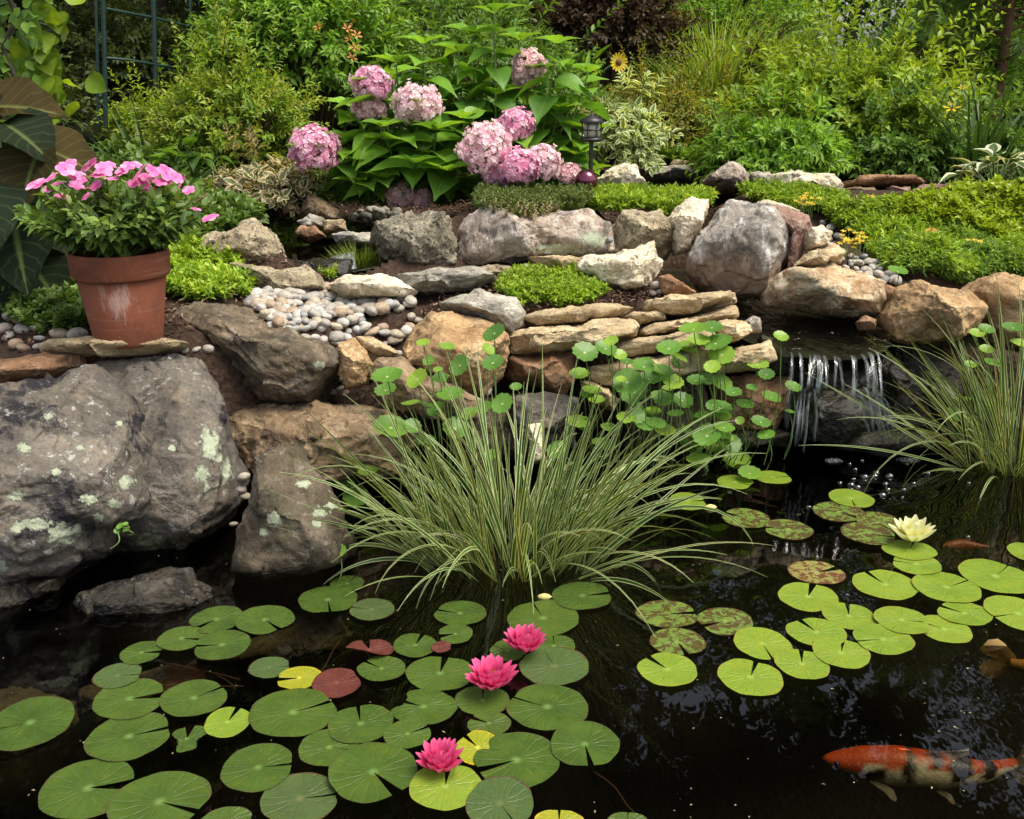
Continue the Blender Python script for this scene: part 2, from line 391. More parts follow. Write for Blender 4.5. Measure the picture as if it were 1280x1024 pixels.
c = M.mix(M.step(sepy, 8.5, 11), c, M.mix(n1, (.05, .075, .025), (.09, .1, .04)))
MT['soil'] = M.surf(M.bsdf(c, .9, M.bump(M.math('ADD', n1, vo.outputs['Distance']), .9, .012), .15))
tag(mk('ground', np.stack([GX, GY, GZ], -1).reshape(-1, 3), grid_faces(len(ys), len(xs)), MT['soil']), kind='structure')

def watermat(name, tint, ripple, scale=(6, 3, 1), rough=.015, flow=0., bd=.02):
    M = Mat(name); co = M.n('ShaderNodeTexCoord').outputs['Object']
    mp = M.n('ShaderNodeMapping', {'Vector': co, 'Scale': scale}).outputs[0]
    h = M.noise(mp, 1.6, 3, .5, flow)
    if name == 'pond_surface':   # rings of ripples run out from the foot of the waterfall and die away
        f = atz(1060, 575, 0); dv = M.n('ShaderNodeVectorMath', {0: co, 1: (f[0], f[1], 0)}, operation='DISTANCE').outputs['Value']
        w = M.math('SINE', M.math('ADD', M.math('MULTIPLY', dv, 62.), M.math('MULTIPLY', M.noise(co, 3., 3), 9.)))
        k = M.math('POWER', M.math('SUBTRACT', 1., M.step(dv, .0, 1.5)), 1.6)
        h = M.math('ADD', M.math('MULTIPLY', h, .5), M.math('MULTIPLY', M.math('MULTIPLY', w, k), .3))
    nr = M.bump(h, ripple, bd)
    fr = M.n('ShaderNodeFresnel', {'IOR': 1.33, 'Normal': nr}).outputs[0]
    tr = M.n('ShaderNodeBsdfTransparent', {0: (*tint, 1)}).outputs[0]; gl = M.n('ShaderNodeBsdfGlossy', {'Color': (1, 1, 1, 1), 'Roughness': rough, 'Normal': nr}).outputs[0]
    return M.surf(M.n('ShaderNodeMixShader', {0: fr, 1: tr, 2: gl}).outputs[0])
MT['water'] = watermat('pond_surface', (.44, .43, .34), .10)
MT['stream'] = watermat('stream_surface', (.55, .55, .42), 1., (10, 5, 1), .10, .6, .07)
MT['bed'] = plain('dark_wet_bed', (.03, .032, .02), .4, .4, .7, 9, .8)
MT['still'] = watermat('basin_surface', (.4, .4, .3), .12)
gx = np.array([-30, 30.]); yy = np.array([-12, 7.])
a, b = np.meshgrid(np.linspace(-14, 14, 40), np.linspace(-9.5, 4.7, 40))
tag(mk('water', np.stack([a, b, a * 0], -1).reshape(-1, 3), grid_faces(40, 40), MT['water'], smooth=False), kind='structure')
def sheet(name, poly, z, mat, amp=0., n=40, seed=0):
    """water sheet bounded by a pixel outline lying on level z"""
    Pg = np.array([atz(x, y, z) for x, y in poly]); c = Pg.mean(0)
    k = len(Pg); m = 6; per = np.concatenate([Pg[i] + (Pg[(i + 1) % k] - Pg[i]) * (np.arange(m) / m)[:, None] for i in range(k)])
    rr = np.linspace(0, 1, 22)[1:]; V = np.concatenate([[c]] + [c + (per - c) * r for r in rr]); N = len(per)
    V[:, 2] += amp * fbm(V * (7, 4, 1) + seed, 3)
    F = [np.array([[0, 1 + (i + 1) % N, 1 + i] for i in range(N)]), grid_faces(len(rr), N, 1, True)]
    return tag(mk(name, V, F, mat), kind='structure')
sheet('stream_water', [(826, 330), (880, 330), (900, 362), (960, 372), (1060, 392), (1120, 405), (1112, 425), (1102, 437), (1070, 444), (1030, 441), (985, 437), (940, 420), (905, 405), (880, 375), (840, 358)], .44, MT['stream'], .016)
sheet('basin_water', POOL1, .815, MT['still'])
sheet('stream_bed', STREAM, .395, MT['bed'], .02)
sheet('basin_bed', POOL1, .765, MT['bed'], .01)
sheet('basin_bed', POOL2, .58, MT['bed'], .01)
sheet('basin_water', POOL2, .625, MT['still'], .004)

# ------------------------------------------------------------------ rocks
def rockmat(name, c1, c2, c3, speck=(.03, .03, .03), speck_amt=.3, scale=1., lich=None, strata=0., pits=0., rough=.85, moss=0., wet=True, bump=.7, crust=0., streak=0., zcol=None):
    M = Mat(name); tc = M.n('ShaderNodeTexCoord').outputs['Object']; oi = M.n('ShaderNodeObjectInfo').outputs['Random']
    off = M.n('ShaderNodeCombineXYZ', {0: M.math('MULTIPLY', oi, 37.), 1: M.math('MULTIPLY', oi, 91.), 2: 0.}).outputs[0]
    co = M.n('ShaderNodeVectorMath', {0: tc, 1: off}, operation='ADD').outputs[0]
    st = M.n('ShaderNodeMapping', {'Vector': co, 'Scale': (1, 1, 5) if strata else (1, 1, 1)}).outputs[0]
    big = M.noise(st, 4.5 * scale, 6, .66, .15); mid = M.noise(st, 15 * scale, 7, .72, .1); fine = M.noise(co, 90, 5, .7)
    c = M.mix(M.step(big, .34, .62), c1, c2); c = M.mix(M.step(mid, .47, .7), c, c3)
    c = M.mix(M.math('MULTIPLY', M.step(M.noise(co, 6.5 * scale, 7, .74, .2), .52, .6), speck_amt), c, speck)
    c = M.mix(1., c, M.ramp(fine, [(.25, (.55, .53, .5)), (.5, (1, 1, 1)), (.75, (1.25, 1.22, 1.15))]), 'MULTIPLY')
    tn = M.n('ShaderNodeAttribute', attribute_name='tone').outputs['Fac']; c = M.mix(1., c, M.ramp(M.math('MULTIPLY_ADD', tn, .5, .5), [(0, (.76, .74, .72)), (1, (1.2, 1.2, 1.2))]), 'MULTIPLY')
    vein = M.math('ABSOLUTE', M.math('SUBTRACT', M.noise(co, 3 * scale, 5, .6, .5), .5))
    c = M.mix(M.math('MULTIPLY', M.math('SUBTRACT', 1., M.step(vein, .0, .010)), .5), c, tuple(q * .35 for q in c1))
    h = M.math('ADD', M.math('MULTIPLY', mid, .8), M.math('MULTIPLY', fine, .45))
    h = M.math('ADD', h, M.math('MULTIPLY', M.step(vein, 0., .03), .25))
    if streak:
        sk = M.noise(M.n('ShaderNodeMapping', {'Vector': co, 'Rotation': (0, .5, 0), 'Scale': (13, 6, 3.2)}).outputs[0], 1.3, 7, .72); c = M.mix(M.math('MULTIPLY', M.step(sk, .53, .62), streak), c, (.62, .61, .57)); c = M.mix(M.math('MULTIPLY', M.step(sk, .42, .36), .6), c, (.045, .05, .06))
    if zcol:
        c = M.mix(M.math('MULTIPLY', M.step(M.math('ADD', M.n('ShaderNodeSeparateXYZ', {0: tc}).outputs[2], M.math('MULTIPLY', M.math('SUBTRACT', big, .5), .5)), zcol[1], zcol[2]), .85), c, M.mix(mid, zcol[0], tuple(q * 1.7 for q in zcol[0])))
    if strata:
        w = M.noise(M.n('ShaderNodeMapping', {'Vector': co, 'Scale': (3, 3, 45)}).outputs[0], 1.2, 4)
        c = M.mix(M.math('MULTIPLY', M.step(w, .42, .3), .35 * strata), c, tuple(q * .4 for q in c1)); h = M.math('ADD', h, M.math('MULTIPLY', w, .8 * strata))
    if pits:
        v = M.n('ShaderNodeTexVoronoi', {'Vector': co, 'Scale': 42., 'Randomness': 1.}).outputs['Distance']
        pm = M.math('MULTIPLY', M.step(v, .34, .12), M.step(mid, .42, .56)); c = M.mix(M.math('MULTIPLY', pm, pits * .6), c, tuple(q * .35 for q in c1)); h = M.math('SUBTRACT', h, M.math('MULTIPLY', pm, .9))
    if crust:    # scattered grey-white crust spots
        v = M.noise(co, 34, 5, .75); m = M.math('MULTIPLY', M.step(v, .56, .64), M.step(big, .45, .6))
        c = M.mix(M.math('MULTIPLY', m, crust), c, (.36, .36, .33))
    la = M.n('ShaderNodeAttribute', attribute_name='lichen').outputs['Fac']
    lm = M.step(M.math('ADD', la, M.math('MULTIPLY', M.math('SUBTRACT', M.noise(co, 48, 7, .85), .5), 3.2)), .52, .6)
    lc = M.mix(M.noise(co, 130, 3, .8), (.21, .24, .15), (.45, .49, .36)); c = M.mix(lm, c, lc); h = M.math('ADD', h, M.math('MULTIPLY', lm, .25))
    if moss:
        c = M.mix(M.math('MULTIPLY', M.step(M.noise(co, 7, 5, .7), .5, .62), moss), c, (.04, .055, .012))
    rg = rough
    if wet:
        z = M.n('ShaderNodeSeparateXYZ', {0: M.n('ShaderNodeNewGeometry').outputs['Position']}).outputs[2]
        wm = M.step(M.math('ADD', z, M.math('MULTIPLY', M.noise(co, 8, 3), -.1)), .045, -.005)
        c = M.mix(wm, c, M.mix(1., c, (.3, .29, .24), 'MULTIPLY')); rg = M.math('SUBTRACT', rough, M.math('MULTIPLY', wm, .55))
    return M.surf(M.bsdf(c, rg, M.bump(h, bump, .02), .3))
RM = {
 'grey': rockmat('grey_lichen_rock', (0.069, 0.062, 0.055), (0.132, 0.117, 0.094), (0.185, 0.154, 0.116), (.020, .018, .022), 1., .8, crust=1., bump=.85),
 'darkgrey': rockmat('dark_mossy_grey_rock', (.06, .046, .03), (.11, .086, .056), (.145, .12, .085), (.02, .02, .016), .6, 1., crust=.4, moss=.25),
 'brown': rockmat('brown_sandstone', (0.132, 0.087, 0.048), (0.221, 0.156, 0.089), (0.287, 0.225, 0.149), (.053, .040, .025), .5, 1.),
 'darkbrown': rockmat('dark_brown_rock', (0.072, 0.060, 0.042), (0.151, 0.113, 0.070), (0.206, 0.178, 0.131), (.026, .022, .017), .6, 1., crust=.3),
 'tan': rockmat('tan_sandstone', (.294, .178, .080), (.420, .282, .143), (.525, .396, .235), (.126, .089, .050), .35),
 'slab': rockmat('layered_tan_stone', (.347, .257, .143), (.483, .376, .218), (.609, .505, .319), (.137, .104, .067), .4, 1., strata=.7),
 'white': rockmat('pale_limestone', (.578, .495, .344), (.714, .634, .462), (.840, .772, .605), (.315, .247, .151), .35, 1.2, pits=.5),
 'pits': rockmat('pitted_limestone', (.273, .223, .139), (.399, .337, .223), (.546, .485, .344), (.105, .089, .059), .45, 1.2, pits=1., bump=1.),
 'porous': rockmat('porous_grey_rock', (.137, .124, .088), (.263, .238, .172), (.378, .346, .260), (.053, .048, .034), .6, 1.6, pits=1., bump=1.),
 'pink': rockmat('pinkish_mottled_rock', (.25, .185, .14), (.39, .325, .26), (.53, .48, .4), (.06, .05, .05), .75, 1., crust=.35, streak=.3),
 'blue': rockmat('blue_grey_streaked_rock', (.215, .195, .17), (.32, .285, .24), (.5, .475, .42), (.075, .07, .07), .6, .9, streak=.75, zcol=((.24, .165, .10), .06, -.12)),
 'wine': rockmat('wine_red_rock', (.210, .124, .097), (.315, .198, .151), (.378, .297, .227), (.095, .059, .050), .4),
 'rust': rockmat('rusty_brown_stone', (.179, .094, .046), (.284, .158, .084), (.336, .228, .143), (.074, .050, .034), .4),
 'greyslab': rockmat('grey_slab_stone', (.252, .238, .197), (.378, .356, .294), (.525, .495, .403), (.105, .104, .092), .4, strata=.3),
 'cream': rockmat('cream_mottled_rock', (.336, .198, .097), (.525, .426, .269), (.651, .574, .420), (.137, .079, .038), .75, 1.),
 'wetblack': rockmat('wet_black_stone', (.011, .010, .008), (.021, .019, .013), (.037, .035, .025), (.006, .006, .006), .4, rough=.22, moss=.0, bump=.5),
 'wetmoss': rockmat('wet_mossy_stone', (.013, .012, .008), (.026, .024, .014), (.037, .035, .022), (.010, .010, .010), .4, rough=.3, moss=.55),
 'under': rockmat('submerged_brown_rock', (.105, .084, .042), (.168, .129, .067), (.210, .168, .092), (.042, .035, .017), .5, wet=False),
}
def sm01(t):
    t = np.clip(t, 0, 1); return t * t * (3 - 2 * t)
def polyR(poly, th, c):
    """distance from c to the outline in each direction (pixel space, v up)"""
    q = np.array(poly, float) - c; q[:, 1] *= -1; A = q; B = np.roll(q, -1, 0); d = np.stack([np.cos(th), np.sin(th)], -1)
    best = np.zeros(len(th))
    for a, b in zip(A, B):
        e = b - a; den = d[:, 0] * e[1] - d[:, 1] * e[0]; den = np.where(np.abs(den) < 1e-9, 1e-9, den)
        t = (a[0] * e[1] - a[1] * e[0]) / den; s = (a[0] * d[:, 1] - a[1] * d[:, 0]) / den
        ok = (t > 0) & (s >= -1e-6) & (s <= 1 + 1e-6); best = np.where(ok, np.maximum(best, t), best)
    m = np.median(best[best > 0]); return np.where(best > 0, best, m)
ROCKS = []
def rock(poly, Y, depth, mat, label, name='boulder', cat='boulder', seed=None, sub=None, e=3.2, cuts=7, rough=.035, lichen=(), cracks=(), strata=0., pits=0., group=None, top=.0, kind=None, step=.04, chip=.055):
    seed = seed or len(ROCKS) + 1; rng = np.random.default_rng(seed * 7 + 3); poly = np.array(poly, float)
    lo, hi = poly.min(0), poly.max(0); c = (lo + hi) / 2 * .35 + poly.mean(0) * .65
    C = at(c[0], c[1], Y); t = proj(C)[2]; k = t / FPX
    wpx = (hi - lo).max(); sub = sub or (7 if wpx > 200 else 6 if wpx > 55 else 5)
    V, F = ico(sub); V = V.copy()
    rho = np.hypot(V[:, 0], V[:, 1]); s = (rho ** e + np.abs(V[:, 2]) ** e) ** (-1 / e); th = np.arctan2(V[:, 1], V[:, 0])
    V *= s[:, None]
    # flat broken faces: a top, a front and a few random ones
    pl = [((rng.uniform(-.25, .25), .8, -.75), rng.uniform(.62, .8)), ((rng.uniform(-.5, .5), rng.uniform(-.3, .2), -1), rng.uniform(.78, .92))]
    for _ in range(cuts):
        pl.append(((rng.uniform(-1, 1), rng.uniform(-.6, .9), -rng.uniform(.35, 1)), rng.uniform(.7, .95)))
    for n, d in pl:
        n = np.array(n) / np.linalg.norm(n); q = V @ n - d; V -= np.where(q > 0, q * .88, 0)[:, None] * n
    Rr = polyR(poly, th, c) * k
    th2 = np.arctan2(V[:, 1], V[:, 0]); Rr = polyR(poly, th2, c) * k
    L = V[:, :1] * Rr[:, None] * RT + V[:, 1:2] * Rr[:, None] * UPV + V[:, 2:] * depth * FW
    size = min(np.median(Rr), depth * 1.3)
    Pn = L / size + seed * 11.7; N = vnormals(L, F)
    dsp = rough * (1.6 * fbm(Pn * 1.6, 3) + 1.0 * (.45 - np.abs(fbm(Pn * 3.1 + 5, 4)) * 2.2) + .35 * fbm(Pn * 9, 4)) 
    q = fbm(Pn * 1.25 + 31, 3) * 5.5 + .25 * fbm(Pn * 6, 3); fq = np.floor(q); fr = q - fq; dsp += step * (fq + sm01((fr - .4) / .2))     # broken ledges
    sd = nrmz(rng.normal(size=(46, 3))) * rng.uniform(.75, 1.6, (46, 1)); gr = rng.normal(0, 1, (46, 3)); of = rng.uniform(-1, 1, 46)
    Ws = L / size + .16 * np.stack([fbm(Pn * 2.2 + 50 * a_, 3) for a_ in (1, 2, 3)], -1); ce = np.argmin(((Ws[:, None] - sd[None]) ** 2).sum(-1), 1)
    dsp += chip * (((Ws - sd[ce]) * gr[ce]).sum(-1) * .9 + .5 * of[ce])     # chipped facets
    if strata: dsp += strata * (fbm(L / size * np.array([.8, .8, 9.]) + seed, 3)) * .12
    if pits: dsp -= pits * .14 * np.clip(fbm(Pn * 3.3 + 9, 3) - .02, 0, 1) * 2.2 + pits * .05 * np.abs(fbm(Pn * 9 + 2, 3))
    L = L + N * (dsp * size)[:, None]
    px = proj(C + L)
    for path, dep, wd in cracks:
        path = np.array(path, float); dm = np.full(len(L), 1e9)
        for a, b in zip(path[:-1], path[1:]):
            e_ = b - a; u = np.clip(((px[:, :2] - a) @ e_) / (e_ @ e_), 0, 1); dm = np.minimum(dm, np.linalg.norm(px[:, :2] - a - u[:, None] * e_, axis=1))
        dm = dm + 3 * fbm(Pn * 6, 3) * wd * .5; L = L - N * (dep * np.exp(-(dm / wd) ** 2) * (N @ FW < .2))[:, None]
    li = np.zeros(len(L))
    for (x, y, rx, ry) in lichen:
        dd = np.hypot((px[:, 0] - x) / rx, (px[:, 1] - y) / ry); li = np.maximum(li, np.clip(1.25 - dd * .8, 0, 1))
    o = mk(name, C + L, F, RM[mat], loc=C, attrs={'lichen': li if lichen else li - .6, 'tone': of[ce]})
    tag(o, label, cat, group, kind); ROCKS.append(o); return o

rock([(-110, 560), (-80, 500), (0, 482), (57, 471), (92, 454), (112, 452), (142, 482), (172, 520), (188, 560), (194, 625), (182, 648), (150, 656), (142, 690), (100, 724), (40, 745), (-10, 738), (-90, 730)], 3.02, .36, 'grey',
     'huge grey boulder with pale green lichen patches at the left edge of the pond', seed=4, e=2.1, cuts=5, rough=.04, chip=.03, step=.03,
     lichen=[(158, 603, 13, 9), (112, 624, 13, 8), (45, 655, 22, 8), (78, 668, 22, 16), (142, 630, 8, 7), (122, 647, 9, 7), (2, 708, 10, 9), (20, 662, 9, 6), (95, 662, 10, 8), (60, 690, 7, 4), (30, 560, 9, 7), (70, 590, 7, 5), (100, 560, 6, 4), (20, 620, 12, 6), (150, 530, 5, 4), (60, 520, 6, 4)], cracks=[([(60, 474), (85, 500), (100, 540), (98, 580)], .022, 3), ([(0, 600), (50, 620), (110, 615)], .015, 3)])
rock([(94, 458), (161, 447), (215, 438), (243, 449), (268, 490), (284, 545), (301, 592), (298, 628), (270, 664), (214, 700), (160, 710), (112, 724), (100, 640), (110, 520)], 3.29, .34, 'grey',
     'tall grey boulder with a lichen streak leaning on the huge one at left', seed=5, e=2.3, cuts=6, rough=.04, chip=.03, step=.03,
     lichen=[(262, 555, 14, 20), (253, 592, 9, 12), (283, 590, 7, 19), (272, 572, 8, 8), (115, 705, 26, 17), (188, 678, 20, 13), (215, 560, 5, 4), (258, 610, 6, 6), (225, 690, 8, 5)])
rock([(212, 394), (235, 375), (277, 374), (315, 387), (345, 404), (380, 424), (418, 440), (427, 458), (412, 482), (396, 506), (336, 500), (285, 477), (262, 447), (226, 410)], 3.8, .3, 'darkbrown',
     'brown wedge shaped boulder right of the terracotta pot sloping down to the right', seed=12, lichen=[(400, 456, 9, 5)], cracks=[([(262, 440), (290, 462), (330, 470), (370, 462)], .02, 4)])
rock([(278, 520), (302, 508), (349, 502), (430, 503), (490, 515), (530, 540), (500, 592), (430, 602), (330, 592), (294, 550)], 3.6, .3, 'brown', 'long brown sandstone boulder lying below the wedge shaped one', seed=21)
rock([(296, 712), (303, 662), (319, 590), (332, 563), (350, 556), (370, 564), (403, 609), (430, 642), (436, 700), (390, 716), (340, 716)], 2.98, .2, 'darkgrey', 'dark pointed boulder standing in the pond edge left of the striped grass', seed=33,
     lichen=[(380, 605, 12, 5), (400, 640, 12, 8), (343, 648, 9, 11), (395, 655, 8, 5), (330, 665, 7, 5), (415, 632, 9, 4)])
rock([(45, 431), (60, 424), (128, 420), (205, 421), (229, 425), (224, 435), (188, 442), (144, 446), (70, 443), (50, 440)], 3.42, .17, 'slab', 'thin flat brown slab carrying the terracotta flower pot', 'flagstone', 'flagstone', seed=8, e=5, rough=.03, sub=6)
rock([(-60, 470), (0, 452), (50, 441), (97, 443), (100, 458), (64, 474), (0, 492), (-60, 505)], 3.35, .2, 'rust', 'low rusty brown rock behind the huge lichen boulder at left', 'rock', 'rock', seed=9)
rock([(236, 322), (240, 311), (260, 299), (290, 291), (302, 280), (318, 276), (333, 286), (348, 304), (354, 335), (320, 342), (277, 335), (245, 330)], 4.7, .25, 'pits', 'cream pitted limestone beside the small left basin behind the pot', seed=10, pits=1., e=2.6)
rock([(287, 328), (310, 331), (360, 338), (384, 333), (400, 345), (406, 362), (380, 368), (340, 370), (315, 367), (298, 350)], 4.38, .16, 'pits', 'low tan limestone block in front of the pitted limestone', 'rock', 'rock', seed=11, pits=.3)
rock([(410, 356), (418, 349), (432, 344), (492, 346), (519, 362), (505, 372), (465, 372), (432, 374), (418, 364)], 4.32, .17, 'white', 'bright white flat slab at the top of the pebble heap', 'flagstone', 'flagstone', seed=13, e=4.5, sub=6)
rock([(496, 344), (545, 335), (600, 334), (621, 346), (586, 361), (534, 369), (512, 363)], 4.5, .2, 'greyslab', 'flat grey slab right of the bright white slab', 'flagstone', 'flagstone', seed=14, e=4.5, sub=6)
rock([(548, 379), (575, 367), (603, 363), (647, 373), (657, 390), (654, 408), (640, 416), (618, 406), (580, 393)], 4.12, .18, 'greyslab', 'angular grey block resting on the round tan boulder', 'rock', 'rock', seed=16, e=4)
rock([(505, 440), (517, 411), (536, 394), (566, 390), (613, 402), (634, 420), (637, 441), (627, 471), (606, 496), (570, 490), (526, 470), (508, 455)], 3.95, .24, 'tan', 'round golden tan boulder under the angular grey block', seed=17, e=2.5, cuts=4, rough=.03)
rock([(422, 428), (442, 421), (455, 436), (465, 456), (457, 479), (436, 484), (423, 470)], 3.72, .14, 'tan', 'small upright tan stone at the right end of the wedge boulder', 'rock', 'rock', seed=18)
rock([(446, 421), (464, 421), (485, 432), (497, 442), (475, 446), (458, 438)], 3.85, .1, 'slab', 'small yellowish flat stone at the foot of the pebble heap', 'rock', 'rock', seed=19, e=4)
rock([(460, 472), (475, 450), (502, 449), (528, 470), (569, 480), (602, 500), (594, 524), (540, 524), (480, 505)], 3.72, .2, 'brown', 'tan brown rock half hidden behind the pennywort left of the sedge', 'rock', 'rock', seed=20)
rock([(640, 498), (680, 492), (722, 498), (720, 560), (650, 566)], 3.85, .2, 'grey', 'grey rock showing behind the middle of the striped grass', 'rock', 'rock', seed=22)
rock([(660, 531), (677, 529), (681, 575), (663, 578)], 3.6, .07, 'white', 'small white stone showing between the striped grass blades', 'stone', 'stone', seed=23)
rock([(626, 473), (638, 447), (680, 438), (722, 438), (726, 468), (700, 498), (672, 482), (640, 482)], 4.12, .25, 'rust', 'reddish brown shelf rock under the long ledge slab', 'rock', 'rock', seed=24)
# stacked ledge slabs
S = dict(name='ledge_stone', cat='stone', e=5.5, cuts=4, rough=.03, strata=.6, sub=6)
rock([(653, 400), (667, 393), (717, 383), (770, 380), (792, 385), (777, 396), (722, 405), (672, 409)], 4.2, .2, 'slab', 'uppermost left ledge slab bordering the mulch pocket', seed=25, **S)
rock([(634, 420), (677, 411), (740, 402), (790, 400), (798, 410), (794, 423), (745, 433), (690, 442), (637, 446)], 4.12, .24, 'slab', 'longest thick ledge slab with the grey front face', seed=26, **S)
rock([(775, 397), (790, 390), (827, 391), (831, 400), (795, 407)], 4.2, .12, 'slab', 'smallest ledge slab wedged between two long ones', seed=27, **S)
rock([(808, 385), (812, 375), (865, 368), (920, 365), (923, 375), (890, 386), (852, 396), (820, 393)], 4.25, .2, 'slab', 'topmost right ledge slab beside the stream', seed=28, **S)
rock([(796, 418), (815, 409), (865, 396), (917, 385), (919, 396), (860, 413), (802, 423)], 4.18, .18, 'slab', 'second ledge slab from the top at the right', seed=29, **S)
rock([(750, 444), (768, 428), (815, 421), (860, 415), (895, 404), (900, 425), (855, 438), (778, 448)], 4.1, .2, 'slab', 'third ledge slab down at the right behind the pennywort', seed=30, **S)
rock([(888, 406), (912, 399), (925, 400), (937, 408), (936, 416), (915, 428), (893, 424)], 4.1, .14, 'slab', 'short ledge slab end with a stepped corner beside the stream', seed=31, **S)
rock([(735, 458), (800, 447), (870, 438), (896, 446), (896, 463), (840, 472), (760, 482), (737, 474)], 4.05, .2, 'slab', 'long tan ledge slab low down behind the pennywort', seed=32, **S)
rock([(866, 452), (895, 443), (924, 435), (957, 428), (963, 450), (945, 462), (895, 467), (870, 464)], 4.02, .18, 'slab', 'pale lowest ledge slab left of the waterfall lip', seed=34, **S)
rock([(726, 476), (745, 473), (774, 500), (765, 514), (738, 502)], 4.0, .12, 'slab', 'small tan stone tilted under the low ledge slab', 'stone', 'stone', seed=35)
rock([(880, 474), (985, 468), (990, 515), (970, 540), (890, 535)], 4.12, .15, 'rust', 'shaded reddish rock below the pale lowest ledge slab', 'rock', 'rock', seed=36)
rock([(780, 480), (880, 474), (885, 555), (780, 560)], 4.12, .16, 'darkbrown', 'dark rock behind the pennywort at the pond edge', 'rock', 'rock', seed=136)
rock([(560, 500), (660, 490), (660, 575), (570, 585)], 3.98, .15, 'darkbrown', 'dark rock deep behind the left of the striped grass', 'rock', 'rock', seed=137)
rock([(930, 402), (942, 395), (950, 398), (949, 416), (934, 416)], 4.08, .07, 'blue', 'little blue grey stone in the stream beside the ledge', 'stone', 'stone', seed=37)
# boulders of the upper wall
rock([(469, 300), (472, 284), (492, 272), (539, 263), (560, 266), (566, 296), (571, 313), (569, 333), (536, 338), (502, 332), (478, 322)], 5.0, .3, 'porous', 'rough porous grey boulder behind the spiky tuft', seed=38, pits=1.2, e=2.6)
rock([(571, 290), (586, 269), (603, 259), (640, 264), (694, 261), (737, 263), (762, 279), (766, 316), (727, 322), (660, 326), (593, 338), (573, 331)], 5.05, .3, 'pink', 'long pinkish mottled boulder below the creeping thyme', seed=39, lichen=[(700, 312, 34, 9), (740, 300, 18, 12)])
rock([(765, 318), (767, 280), (780, 265), (826, 263), (836, 280), (842, 306), (832, 322), (790, 326)], 5.08, .22, 'pits', 'squarish cream boulder in the middle of the upper wall', seed=40, pits=.5, e=3.6)
rock([(836, 272), (847, 256), (865, 246), (885, 251), (883, 267), (873, 287), (857, 314), (845, 318), (838, 292)], 5.0, .18, 'white', 'white knobbly boulder left of the blue grey peak', seed=41, pits=.5)
rock([(862, 335), (866, 308), (880, 282), (900, 256), (915, 247), (935, 251), (958, 262), (985, 275), (994, 300), (991, 330), (975, 354), (950, 374), (920, 374), (876, 360)], 4.8, .33, 'blue', 'big blue grey peaked boulder with white streaks above the stream', seed=42, e=2.5)
rock([(950, 262), (962, 256), (985, 260), (1006, 272), (1013, 290), (1005, 316), (990, 340), (977, 344), (984, 300), (972, 275)], 4.75, .15, 'wine', 'wine red rock pressed against the blue grey peaked boulder', 'rock', 'rock', seed=43)
rock([(938, 256), (955, 250), (985, 259), (1000, 266), (985, 274), (955, 268)], 4.98, .12, 'white', 'flat white stone behind the top of the peaked boulder', 'stone', 'stone', seed=44)
rock([(1006, 300), (1010, 287), (1027, 281), (1037, 292), (1034, 307), (1010, 312)], 4.66, .09, 'white', 'white barrel shaped stone beside the yellow sedum flowers', 'stone', 'stone', seed=45, e=5, cuts=1)
rock([(995, 332), (1010, 315), (1045, 306), (1053, 317), (1048, 327), (1020, 334)], 4.55, .13, 'slab', 'tan flat stone under the white barrel shaped stone', 'stone', 'stone', seed=46, e=4)
rock([(955, 366), (975, 342), (1005, 331), (1037, 327), (1072, 341), (1096, 355), (1098, 380), (1090, 398), (1060, 394), (1010, 388), (960, 380)], 4.5, .25, 'cream', 'mottled cream and rust boulder on the right bank of the stream', seed=47, e=2.8)
rock([(1094, 366), (1107, 355), (1121, 362), (1110, 383), (1098, 386)], 4.4, .09, 'rust', 'small reddish stone wedged right of the mottled cream boulder', 'stone', 'stone', seed=48)
rock([(1072, 402), (1082, 394), (1095, 400), (1094, 412), (1078, 413)], 4.25, .07, 'rust', 'small brown stone at the right edge of the stream', 'stone', 'stone', seed=49)
rock([(1108, 392), (1122, 360), (1140, 353), (1172, 354), (1200, 364), (1234, 386), (1224, 407), (1197, 422), (1160, 428), (1122, 424)], 4.25, .24, 'tan', 'tan boulder with a pale flat top right of the waterfall', seed=50, top=1)
rock([(1195, 366), (1215, 352), (1240, 345), (1280, 343), (1330, 348), (1335, 430), (1280, 445), (1240, 435), (1222, 400)], 4.35, .25, 'tan', 'brown boulder at the right edge behind the striped grass', seed=51)
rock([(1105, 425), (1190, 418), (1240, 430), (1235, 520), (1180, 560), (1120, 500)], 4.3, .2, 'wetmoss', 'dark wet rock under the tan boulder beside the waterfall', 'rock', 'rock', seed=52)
rock([(1230, 430), (1340, 430), (1380, 590), (1240, 580)], 4.3, .2, 'darkbrown', 'dark rock behind the right striped grass', 'rock', 'rock', seed=53)
# terrace stones
rock([(723, 334), (732, 320), (765, 318), (795, 311), (815, 305), (822, 315), (831, 325), (826, 342), (815, 353), (800, 361), (780, 364), (752, 352)], 4.65, .2, 'white', 'knobbly cream limestone on the mulch terrace', 'rock', 'rock', seed=54, pits=.6)
rock([(822, 347), (835, 343), (857, 356), (869, 367), (840, 373), (826, 366)], 4.5, .11, 'rust', 'orange brown stone between the mulch terrace and the stream', 'stone', 'stone', seed=55)
rock([(660, 322), (695, 319), (732, 323), (724, 334), (702, 341), (672, 333)], 4.85, .14, 'slab', 'thin brown stone below the long pinkish boulder', 'stone', 'stone', seed=56, e=4)
rock([(636, 344), (655, 330), (682, 342), (676, 358), (648, 360)], 4.75, .12, 'greyslab', 'low grey stone behind the sedum mat', 'stone', 'stone', seed=57)
rock([(575, 345), (610, 330), (640, 334), (645, 348), (615, 352)], 4.85, .14, 'pits', 'low cream stone behind the flat grey slab', 'stone', 'stone', seed=58)
